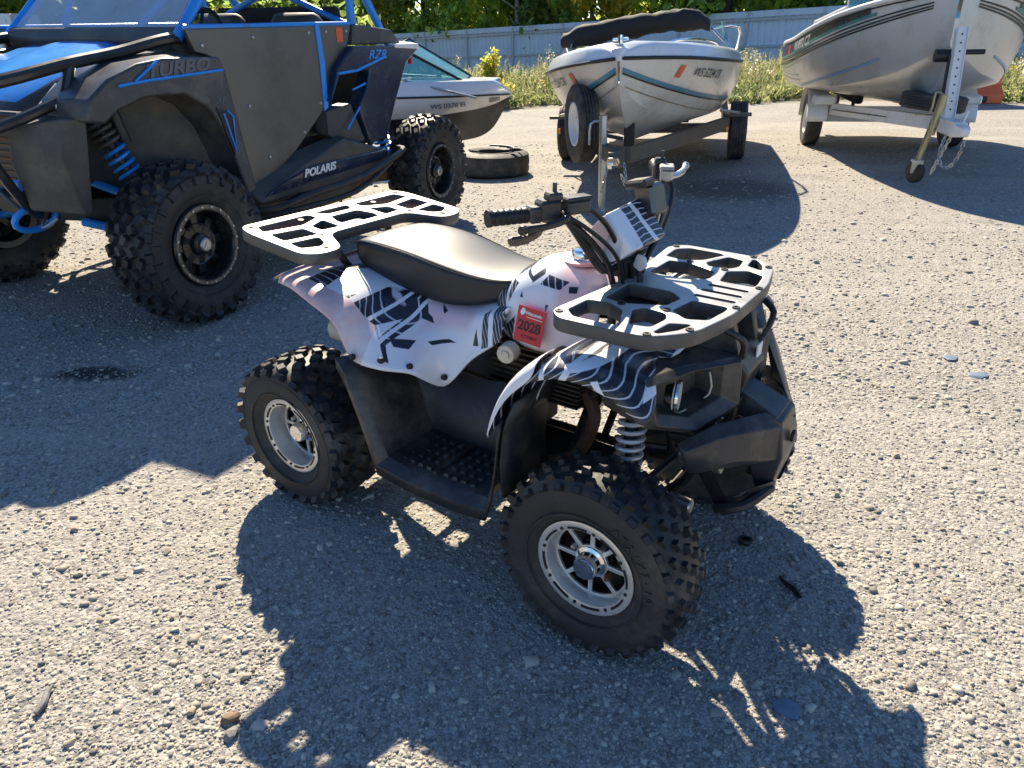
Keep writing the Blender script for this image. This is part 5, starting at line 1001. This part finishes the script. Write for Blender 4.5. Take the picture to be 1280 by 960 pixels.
# ------------------------------------------------------------------ fence
fence = thing('metal_fence', 'long pale blue-white ribbed metal fence behind the boats', 'fence', (0, 0, 0))
def fz(x, y): return ground_z(x, y)
F0, F1 = Vector((-26.2, 59.0)), Vector((24, 22.3)); dF = (F1 - F0); nP = 21; step = dF / nP; aF = math.atan2(dF.y, dF.x); Lp = step.length
def top_z(x): return 1.56 + .053 * x
pmesh = {}
pb = MB(); prof = []; n = 11
for i in range(n):
    u = i * Lp / n
    prof += [(u, 0), (u + Lp / n * .62, 0), (u + Lp / n * .70, .03), (u + Lp / n * .92, .03)]
prof.append((Lp, 0))
pb.loft([[(u, v, 0), (u, v, 2.45)] for u, v in prof]); me_panel = pb.mesh('panel', m_fence, 20)
po = MB(); po.box((0, 0, 1.2), (.07, .07, 2.4)); me_post = po.mesh('post', m_post, 0)
ra = MB(); ra.box((Lp / 2, 0, 0), (Lp, .05, .09)); me_rail = ra.mesh('rail', m_post, 0)
tr = MB(); tr.box((Lp / 2, 0, 0), (Lp, .075, .22)); me_trim = tr.mesh('top_trim', m_fence, 0)
nrm = Vector((step.y, -step.x)).normalized();
if nrm.y > 0: nrm = -nrm
for i in range(nP):
    p = F0 + step * i; q2 = F0 + step * (i + 1); za, zb = top_z(p.x), top_z(q2.x); slope = math.atan2(zb - za, Lp)
    for nm, me, off, dz in (('panel', me_panel, 0, -2.45), ('rail', me_rail, .06, -.32), ('rail', me_rail, .06, -1.30), ('top_trim', me_trim, .05, -.12), ('post', me_post, .09, -2.42)):
        o = bpy.data.objects.new(nm, me); col.objects.link(o); o.parent = fence
        o.location = (p.x + nrm.x * off, p.y + nrm.y * off, za + dz); o.rotation_euler = (0, -slope if nm != 'post' else 0, aF)
# ------------------------------------------------------------------ leaves, trees, weeds
def leaf_mat(name, cols, trans=.74):
    m = bpy.data.materials.new(name); m.use_nodes = True; nt = m.node_tree; L = nt.links.new; out = nt.nodes['Material Output']; b = nt.nodes['Principled BSDF']
    geo = nd(nt, 'ShaderNodeNewGeometry'); rp = nd(nt, 'ShaderNodeValToRGB'); e = rp.color_ramp.elements
    while len(e) < len(cols): e.new(.5)
    for i, c in enumerate(cols): e[i].position = i / (len(cols) - 1); e[i].color = (*c, 1)
    L(geo.outputs['Random Per Island'], rp.inputs[0]); L(rp.outputs[0], b.inputs['Base Color']); b.inputs['Roughness'].default_value = .55
    tl = nd(nt, 'ShaderNodeBsdfTranslucent'); hs = nd(nt, 'ShaderNodeHueSaturation'); hs.inputs['Value'].default_value = 2.5; hs.inputs['Saturation'].default_value = .92; L(rp.outputs[0], hs.inputs['Color']); L(hs.outputs[0], tl.inputs[0])
    mx = nd(nt, 'ShaderNodeMixShader'); mx.inputs[0].default_value = trans; L(b.outputs[0], mx.inputs[1]); L(tl.outputs[0], mx.inputs[2]); L(mx.outputs[0], out.inputs[0]); return m
m_leaf = [leaf_mat('leaf_mid', [(.09, .15, .03), (.19, .27, .05), (.34, .38, .07)]), leaf_mat('leaf_dark', [(.05, .09, .025), (.11, .17, .04), (.18, .22, .05)]), leaf_mat('leaf_autumn', [(.15, .18, .03), (.34, .31, .045), (.52, .36, .05)])]
def quads(C, U_, V_):       # numpy: one quad per row
    n = len(C); vs = np.empty((n, 4, 3)); vs[:, 0] = C - U_ - V_; vs[:, 1] = C + U_ - V_ * .6; vs[:, 2] = C + U_ * .7 + V_; vs[:, 3] = C - U_ * .8 + V_ * .9
    return vs.reshape(-1, 3)
def np_mesh(name, vs, k, mat, mi=None, mats=None):
    n = len(vs) // k; me = bpy.data.meshes.new(name); me.vertices.add(len(vs)); me.vertices.foreach_set('co', vs.astype(np.float32).ravel())
    me.loops.add(n * k); me.loops.foreach_set('vertex_index', np.arange(n * k, dtype=np.int32)); me.polygons.add(n)
    me.polygons.foreach_set('loop_start', np.arange(0, n * k, k, dtype=np.int32)); me.polygons.foreach_set('loop_total', np.full(n, k, dtype=np.int32))
    for m in (mats or [mat]): me.materials.append(m)
    if mi is not None: me.polygons.foreach_set('material_index', mi.astype(np.int32))
    me.update(calc_edges=True); me.validate(); return me
def unit(v): return v / (np.linalg.norm(v, axis=1, keepdims=True) + 1e-9)
def crown(seed, H, Wd, base, n, size):
    r = np.random.default_rng(seed); nc = 46
    cz = base + (H - base) * r.random(nc) ** .8; t = (cz - base) / (H - base); rad = Wd * np.sqrt(np.clip(1 - (2 * t - .75) ** 2 * .55, .12, 1)); a = r.random(nc) * 6.283
    cr = rad * np.sqrt(r.random(nc)); cc = np.stack([cr * np.cos(a), cr * np.sin(a), cz], 1); cs = .45 + .75 * r.random(nc)
    i = r.integers(0, nc, n); d = unit(r.normal(size=(n, 3))) * (cs[i] * r.random(n) ** .45)[:, None]; C = cc[i] + d
    U_ = unit(r.normal(size=(n, 3))); W_ = r.normal(size=(n, 3)); V_ = unit(np.cross(U_, W_)); s = size * (.6 + .8 * r.random(n))[:, None]
    return quads(C, U_ * s * .5, V_ * s * .7), cc
tree_kinds = []
for k, (H, Wd, base, n, sz, mt, bk) in enumerate(((9.5, 2.6, .6, 4200, .19, 0, m_bark), (8.5, 2.4, .3, 4600, .18, 1, m_bark), (9.0, 2.2, 1.0, 3400, .19, 2, m_bark), (11, 2.6, 3.6, 3200, .19, 0, m_birch))):
    vs, cc = crown(10 + k, H, Wd, base, n, sz); cm = np_mesh('crown', vs, 4, m_leaf[mt])
    b = MB(); b.tube([(0, 0, -.3), (.05, .02, H * .3), (-.06, .04, H * .6), (.02, 0, H * .92)], [.20, .16, .10, .03] if k != 3 else [.14, .12, .08, .03], 9, k=4)
    for p in cc[:14]: b.tube([(0, 0, max(.8, p[2] - 1.2)), (p[0] * .5, p[1] * .5, p[2] - .5), tuple(p)], [.06, .04, .012], 6)
    tree_kinds.append((cm, b.mesh('trunk', bk, 60)))
rt = random.Random(5)
tl_ = ['mid green leafy tree with dark trunk standing behind the metal fence', 'dense dark green tree with low branches behind the metal fence', 'autumn tree with yellowing leaves standing behind the metal fence', 'pale-barked birch tree with bare lower trunk behind the metal fence']
def plant_tree(x, y, k, s=1.0):
    t = thing('broadleaf_tree' if k != 3 else 'birch_tree', tl_[k], 'tree', (x, y, ground_z(x, y)), rt.uniform(0, 6.28), 'trees beyond the fence')
    t.scale = (s, s, s * rt.uniform(.9, 1.1))
    for nm, me in (('crown', tree_kinds[k][0]), ('trunk', tree_kinds[k][1])):
        o = bpy.data.objects.new(nm, me); col.objects.link(o); o.parent = t
u = F1 - F0
for i in range(34):
    f = -.02 + 1.06 * i / 33; p = F0 + u * f; d = rt.uniform(2.0, 4.0)
    plant_tree(p.x - nrm.x * d + rt.uniform(-.6, .6), p.y - nrm.y * d, [0, 1, 0, 2, 0, 1, 0, 0][i % 8], rt.uniform(.85, 1.1))
for i in range(9):
    f = .0 + 1.0 * i / 8; p = F0 + u * f; d = rt.uniform(6, 9); plant_tree(p.x - nrm.x * d, p.y - nrm.y * d, rt.choice([0, 1, 1, 2]), rt.uniform(1.0, 1.3))
for px, d in ((622, 1.6), (1010, 2.4), (700, 3)):
    t_ = (px - 640) / 1000; 
    s_ = next(q for q in np.linspace(0, 1, 2000) if (F0.x + u.x * q) - t_ * (F0.y + u.y * q) > 0); p = F0 + u * s_; plant_tree(p.x - nrm.x * d, p.y - nrm.y * d, 3, 1)
# left-hand background trees behind the buggy
for x, y, k, s in ((-9.5, 21, 1, 1.0), (-12.5, 23, 0, 1.0), (-15.5, 21.5, 1, 1.1), (-18, 22, 0, 1.1), (-11, 27, 2, 1.0), (-7.5, 29, 1, 1.0), (-15, 28, 1, 1.2), (-20, 27, 0, 1.2), (-23, 22, 1, 1.1)):
    t = thing('broadleaf_tree', ['mid green leafy tree beyond the buggy roof cage', 'dense dark green tree beyond the buggy roof cage', 'autumn tree beyond the buggy roof cage'][k], 'tree', (x, y, ground_z(x, y)), rt.uniform(0, 6), 'trees beyond the buggy'); t.scale = (s, s, s)
    for nm, me in (('crown', tree_kinds[k][0]), ('trunk', tree_kinds[k][1])):
        o = bpy.data.objects.new(nm, me); col.objects.link(o); o.parent = t
# weeds along the edge of the lot
def weeds():
    r = np.random.default_rng(3); out = []; mi = []
    def put(C, U_, V_, m): out.append(quads(C, U_, V_)); mi.extend([m] * len(C))
    for i in range(6000):
        y = 15.5 + 8.5 * r.random() ** 1.5; x = -9 + 24 * r.random(); y += .5 * math.sin(x * 1.1) + .25 * math.sin(x * 3.7)
        z0 = ground_z(x, y); cl = noise.noise(Vector((x * .55, y * .55, 3.1))); front = sst(15.3, 17.8, y)
        H = max(.10, (.16 + .48 * r.random() + .45 * max(0, cl)) * (.32 + .85 * front)); q = r.random(); kind = 3 if q < .45 else (0 if q < .78 else (1 if q < .92 else 2))
        if kind == 3:                                      # grass tuft: long thin blades
            n = 9; a = r.random(n) * 6.28; ln = H * (.5 + .6 * r.random(n)); le = .15 + .35 * r.random(n); D_ = np.stack([np.cos(a) * le, np.sin(a) * le, np.ones(n)], 1); D_ = unit(D_) * ln[:, None] * .5
            C = np.stack([x + r.normal(size=n) * .05, y + r.normal(size=n) * .05, np.full(n, z0)], 1) + D_; put(C, unit(np.cross(D_, r.normal(size=(n, 3)))) * .007, D_, 0 if r.random() < .6 else 3); continue
        lean = r.normal(size=2) * .16 * H; n = int(8 + 12 * H); t = (np.arange(n) + .5) / n
        C = np.stack([x + lean[0] * t, y + lean[1] * t, z0 + H * t], 1); a = r.random(n) * 6.28; el = .1 + r.random(n) * .9; U_ = np.stack([np.cos(a) * np.cos(el), np.sin(a) * np.cos(el), np.sin(el)], 1); V_ = unit(np.cross(U_, r.normal(size=(n, 3))))
        ln = ((.07 + .05 * r.random(n)) * (1.15 - .8 * t))[:, None]; put(C + U_ * ln, U_ * ln, V_ * ln * .22, 0 if r.random() < .75 else 4)
        put(np.array([[x + lean[0] * .5, y + lean[1] * .5, z0 + H * .5]]), np.array([[.005, 0, 0]]), np.array([[lean[0] * .5, lean[1] * .5, H * .5]]), 3)
        if kind and H > .4:                                # branching flower sprays
            m = int(8 + 12 * r.random()); up = r.random(m); P = np.stack([x + lean[0] + r.normal(size=m) * .09 * (1 - .5 * up), y + lean[1] + r.normal(size=m) * .09 * (1 - .5 * up), z0 + H * (.78 + .30 * up)], 1); U2 = unit(r.normal(size=(m, 3))); V2 = unit(np.cross(U2, r.normal(size=(m, 3)))); s = (.008 + .012 * r.random(m))[:, None]
            put(P, U2 * s, V2 * s, kind)
    mats = [leaf_mat('weed_leaf', [(.07, .10, .03), (.15, .18, .06), (.30, .28, .12)], .45), leaf_mat('aster_flower', [(.45, .43, .34), (.66, .63, .52)], .3), leaf_mat('goldenrod_flower', [(.32, .26, .06), (.52, .44, .13)], .3), leaf_mat('dry_stem', [(.16, .14, .07), (.33, .29, .16)], .3), leaf_mat('dark_weed_leaf', [(.035, .06, .02), (.07, .10, .03)], .4)]
    o = bpy.data.objects.new('weeds', np_mesh('weeds', np.concatenate(out), 4, None, np.array(mi), mats)); col.objects.link(o); tag(o, 'tall green weeds with cream and yellow flowers at the edge of the lot', 'weeds', kind='stuff')
weeds()
def bush(name, label, x, y, H, W, n, mat, size=.05, seed=1):
    r = np.random.default_rng(seed); nb = 16; bz = .25 + .75 * r.random(nb); ba = r.random(nb) * 6.28; br_ = W * (1.25 - bz) * (.3 + .9 * r.random(nb)); i_ = r.integers(0, nb, n); t_ = r.random(n) ** .6
    C = np.stack([br_[i_] * t_ * np.cos(ba[i_]), br_[i_] * t_ * np.sin(ba[i_]), .04 + H * bz[i_] * (.35 + .65 * t_)], 1) + r.normal(size=(n, 3)) * .055 * H; U_ = unit(r.normal(size=(n, 3))); V_ = unit(np.cross(U_, r.normal(size=(n, 3)))); s = size * (.6 + .8 * r.random(n))[:, None]
    t = thing(name, label, 'bush' if H > .5 else 'plant', (x, y, ground_z(x, y)))
    o = bpy.data.objects.new('crown' if H > .5 else 'leaves', np_mesh('leaves', quads(C, U_ * s, V_ * s * .6), 4, mat)); col.objects.link(o); o.parent = t
    b = MB()
    for i in range(5): a = i * 1.26; b.tube([(0, 0, -.02), (W * .2 * math.cos(a), W * .2 * math.sin(a), H * .5), (W * .3 * math.cos(a), W * .3 * math.sin(a), H * .85)], [.012 * H + .002, .008 * H + .002, .002], 5)
    b.build('stem', m_bark, t); return t
bush('yellow_sapling', 'bright yellow-green sapling in front of the metal fence', -.45, 16.3, 1.0, .50, 1500, leaf_mat('sapling_leaf', [(.16, .18, .02), (.30, .29, .04), (.40, .37, .06)], .5), .032, 5)
bush('small_weed', 'tiny bright green weed growing in the gravel by the quad rear rack', -1.50, 6.35, .16, .12, 60, leaf_mat('young_leaf', [(.10, .20, .03), (.18, .30, .05)], .5), .03, 6)
# orange barrier, white ribbed bin
ob = thing('orange_barrier', 'orange plastic road barrier standing behind the silver boat', 'barrier', (8.42, 14.9, ground_z(8.42, 14.9)), R(8))
q = MB(); pf = [(-.30, 0), (-.30, .16), (-.16, .34), (-.11, 1.0), (.11, 1.0), (.16, .34), (.30, .16), (.30, 0)]; q.loft([[(x, y, z) for y, z in pf] for x in (-.95, -.9, .9, .95)], closed=True, caps=True); q.build('shell', m_orange, ob, smooth=20, bevel=.02)
for x in (-.5, 0, .5): q = MB(); q.hull([(x + a * .09, y, z) for a in (-1, 1) for y, z in ((-.32, .02), (-.32, .14), (-.1, .14), (-.1, .02))]); q.build('forklift_slot', m_ink, ob)
bn = thing('storage_bin', 'white ribbed metal storage bin beyond the buggy hood', 'bin', (-11.55, 17.6, ground_z(-11.55, 17.6)), R(4))
q = MB(); q.hull([(a * .95, b_ * .6, z) for a in (-1, 1) for b_ in (-1, 1) for z in (.05,)] + [(a * 1.0 - .12 * (a > 0), b_ * .6, 1.86) for a in (-1, 1) for b_ in (-1, 1)]); q.build('body', m_white, bn, bevel=.01)
for i in range(9): q = MB(); q.box((-.85 + i * .2, -.615, .95), (.05, .03, 1.72)); q.build('rib', m_white, bn)
# ------------------------------------------------------------------ loose stones and gravel
CUB = np.array([(-1, -1, -1), (1, -1, -1), (1, 1, -1), (-1, 1, -1), (-1, -1, 1), (1, -1, 1), (1, 1, 1), (-1, 1, 1)], float); CF = np.array([(3, 2, 1, 0), (4, 5, 6, 7), (0, 1, 5, 4), (1, 2, 6, 5), (2, 3, 7, 6), (3, 0, 4, 7)])
def stone_mat(name, cols):
    m = bpy.data.materials.new(name); m.use_nodes = True; nt = m.node_tree; L = nt.links.new; b = nt.nodes['Principled BSDF']; geo = nd(nt, 'ShaderNodeNewGeometry'); rp = nd(nt, 'ShaderNodeValToRGB'); e = rp.color_ramp.elements
    while len(e) < len(cols): e.new(.5)
    for i, c in enumerate(cols): e[i].position = i / (len(cols) - 1); e[i].color = (*c, 1)
    L(geo.outputs['Random Per Island'], rp.inputs[0]); tc = nd(nt, 'ShaderNodeTexCoord'); n1 = nd(nt, 'ShaderNodeTexNoise', i_Scale=160, i_Detail=4); L(tc.outputs['Object'], n1.inputs['Vector'])
    L(mixc(nt, ramp(nt, n1.outputs[0], .3, .75), rp.outputs[0], mixc(nt, .5, rp.outputs[0], (.42, .36, .28))), b.inputs['Base Color']); b.inputs['Roughness'].default_value = .88; return m
m_stone = stone_mat('crushed_stone', [(.13, .125, .12), (.31, .285, .25), (.45, .415, .355), (.60, .555, .475)])
def gravel():
    r = np.random.default_rng(11); n = 125000
    d = .75 * (6.0 / .75) ** (r.random(n) ** 1.05); a = (r.random(n) - .5) * 2.0; x = d * np.sin(a) * 1.15 + r.normal(size=n) * .1; y = d * np.cos(a) * 1.02 + .05
    keep = (y > .35); x, y, d = x[keep], y[keep], d[keep]; n = len(x)
    far = r.random(n) < .26; d2 = 3.0 + 7.5 * r.random(n) ** 1.2; x = np.where(far, d2 * np.sin(a[keep]) * 1.1, x); y = np.where(far, d2 * np.cos(a[keep]), y); d = np.where(far, d2, d)
    s = np.where(far, 1.5, 1.0) * (.0015 + .0031 * r.random(n) ** 2.5) * (.8 + .12 * np.clip(d, 1, 4)); s *= np.exp(.28 * r.normal(size=n)) * np.where(r.random(n) < .02, 1.9, 1)
    z = np.array([ground_z(p, q) for p, q in zip(x, y)])
    V = CUB[None] * (1 + .35 * r.normal(size=(n, 8, 3)).clip(-1, 1)) * s[:, None, None] * (np.array([1.15, .95, .5])[None, None] * (1 + .25 * r.normal(size=(n, 1, 3)).clip(-1, 1)))
    V[:, 4:, :2] *= .72
    t = r.random(n) * 6.283; c, q = np.cos(t)[:, None], np.sin(t)[:, None]; X = V[..., 0] * c - V[..., 1] * q; Y = V[..., 0] * q + V[..., 1] * c
    P = np.stack([X + x[:, None], Y + y[:, None], V[..., 2] + (z + s * .15)[:, None]], 2)
    me = bpy.data.meshes.new('gravel'); me.vertices.add(n * 8); me.vertices.foreach_set('co', P.astype(np.float32).ravel())
    F = (CF[None] + (np.arange(n) * 8)[:, None, None]).reshape(-1); me.loops.add(len(F)); me.loops.foreach_set('vertex_index', F.astype(np.int32)); me.polygons.add(n * 6); me.polygons.foreach_set('loop_start', np.arange(0, len(F), 4, dtype=np.int32)); me.polygons.foreach_set('loop_total', np.full(n * 6, 4, dtype=np.int32))
    me.materials.append(m_stone); me.update(calc_edges=True)
    o = bpy.data.objects.new('gravel', me); col.objects.link(o); tag(o, 'fine grey and tan crushed stone covering the lot', 'gravel', kind='stuff')
gravel()
def stone(x, y, s, flat, mat, label, rz=0, group=None, seed=0, name='stone'):
    r = random.Random(seed); b = MB(); pts = []
    for i in range(22):
        v = Vector((r.gauss(0, 1), r.gauss(0, 1), r.gauss(0, 1))).normalized(); pts.append((v.x * s * (1 + .25 * r.random()), v.y * s * .75, v.z * s * flat))
    b.hull(pts); o = b.build(name, mat, None, smooth=25, bevel=s * .06); o.location = (x, y, ground_z(x, y) + s * flat * .55); o.rotation_euler = (r.uniform(-.1, .1), r.uniform(-.1, .1), rz); return tag(o, label, 'stone', group)
m_slate = M_('blue_grey_slate', (.15, .20, .27), .55, var=.2, vs=30, bump=.3, bs=60); m_tan = M_('tan_stone', (.42, .35, .26), .85, var=.25, vs=40, bump=.4, bs=120); m_grys = M_('grey_stone', (.22, .21, .20), .85, var=.25, vs=40, bump=.4, bs=120); m_brn = M_('brown_stone', (.22, .14, .09), .85, var=.25, vs=40, bump=.4, bs=120)
stone(.613, 1.111, .034, .22, m_slate, 'flat blue-grey slate piece lying in the shadow of the quad front', 2.6, seed=1)
stone(-.614, 1.085, .020, .55, m_brn, 'brown angular stone beside a grey one at the edge of the sunlit gravel', .4, seed=2)
stone(-.600, 1.045, .019, .6, m_grys, 'grey angular stone beside a brown one at the edge of the sunlit gravel', 1.1, seed=3)
stone(2.03, 2.83, .050, .12, m_slate, 'broad flat slate flake on the sunlit gravel right of the quad', .3, seed=4)
stone(2.02, 3.02, .045, .12, m_slate, 'narrow flat slate flake on the sunlit gravel right of the quad', .9, seed=5)
rs_ = random.Random(21)
for i, (x, y) in enumerate(((-.873, 1.39), (-.708, 1.105), (-1.054, 1.382), (-.995, 1.649), (-.933, 1.026), (-.80, 1.24), (-1.2, 1.55), (-.62, 1.20), (-.50, .93), (-1.32, 1.75), (-1.5, 1.95), (-.9, 1.85))):
    stone(x, y, rs_.uniform(.009, .015), .6, m_tan, 'small pale tan stone on the sunlit gravel left of the quad shadow', rs_.uniform(0, 3), 'tan stones left of the quad', 30 + i)
for i, (x, y) in enumerate(((1.05, 1.927), (1.362, 2.171), (1.15, 1.45), (1.3, 1.75), (1.6, 2.2), (1.25, 1.25), (1.8, 2.5), (2.4, 3.4), (1.5, 3.0), (1.9, 3.9))):
    stone(x, y, rs_.uniform(.009, .016), .6, m_tan, 'small pale tan stone on the sunlit gravel right of the quad', rs_.uniform(0, 3), 'tan stones right of the quad', 60 + i)
for i, (x, y) in enumerate(((.47, 1.143), (.555, 1.39), (.09, 1.126), (-.15, 1.2), (.25, 1.02), (.75, 1.25), (.70, 1.13), (-.3, 1.05), (.4, .98), (.927, 1.597), (-.05, 1.35))):
    stone(x, y, rs_.uniform(.008, .014), .6, m_grys, 'small grey stone inside the quad shadow', rs_.uniform(0, 3), 'grey stones in the quad shadow', 90 + i)
for i, (x, y) in enumerate(((-2.261, 3.372), (-1.258, 3.09), (-1.755, 2.479), (-1.5, 2.7), (-2.1, 2.7))):
    stone(x, y, rs_.uniform(.012, .026), .5, m_grys, 'grey stone lying in the shadow of the buggy', rs_.uniform(0, 3), 'stones in the buggy shadow', 120 + i)
q = MB(); q.lathe([(.010, -.005), (.019, -.006), (.021, 0), (.019, .006), (.010, .005)], 24, closed=True); o = q.build('rubber_ring', m_ink, None, M=T(.686, 1.692, .008) @ RX(84)); tag(o, 'small black rubber ring on the gravel beside the quad front wheel', 'ring')
def stick(a, b_, r, mat, label):
    a, b_ = Vector((*a, .008)), Vector((*b_, .010)); q = MB(); q.tube([a, a.lerp(b_, .35) + Vector((.004, 0, .002)), a.lerp(b_, .7) - Vector((.003, 0, 0)), b_], [r, r * 1.2, r, r * .5], 7, k=3); o = q.build('stick', mat); tag(o, label, 'stick')
stick((-1.045, 1.095), (-1.05, 1.17), .0065, m_grys, 'short grey stick on the sunlit gravel at the lot edge of the quad shadow')
stick((.762, 1.455), (.735, 1.535), .007, m_ink, 'short black stick on the gravel in the quad shadow')
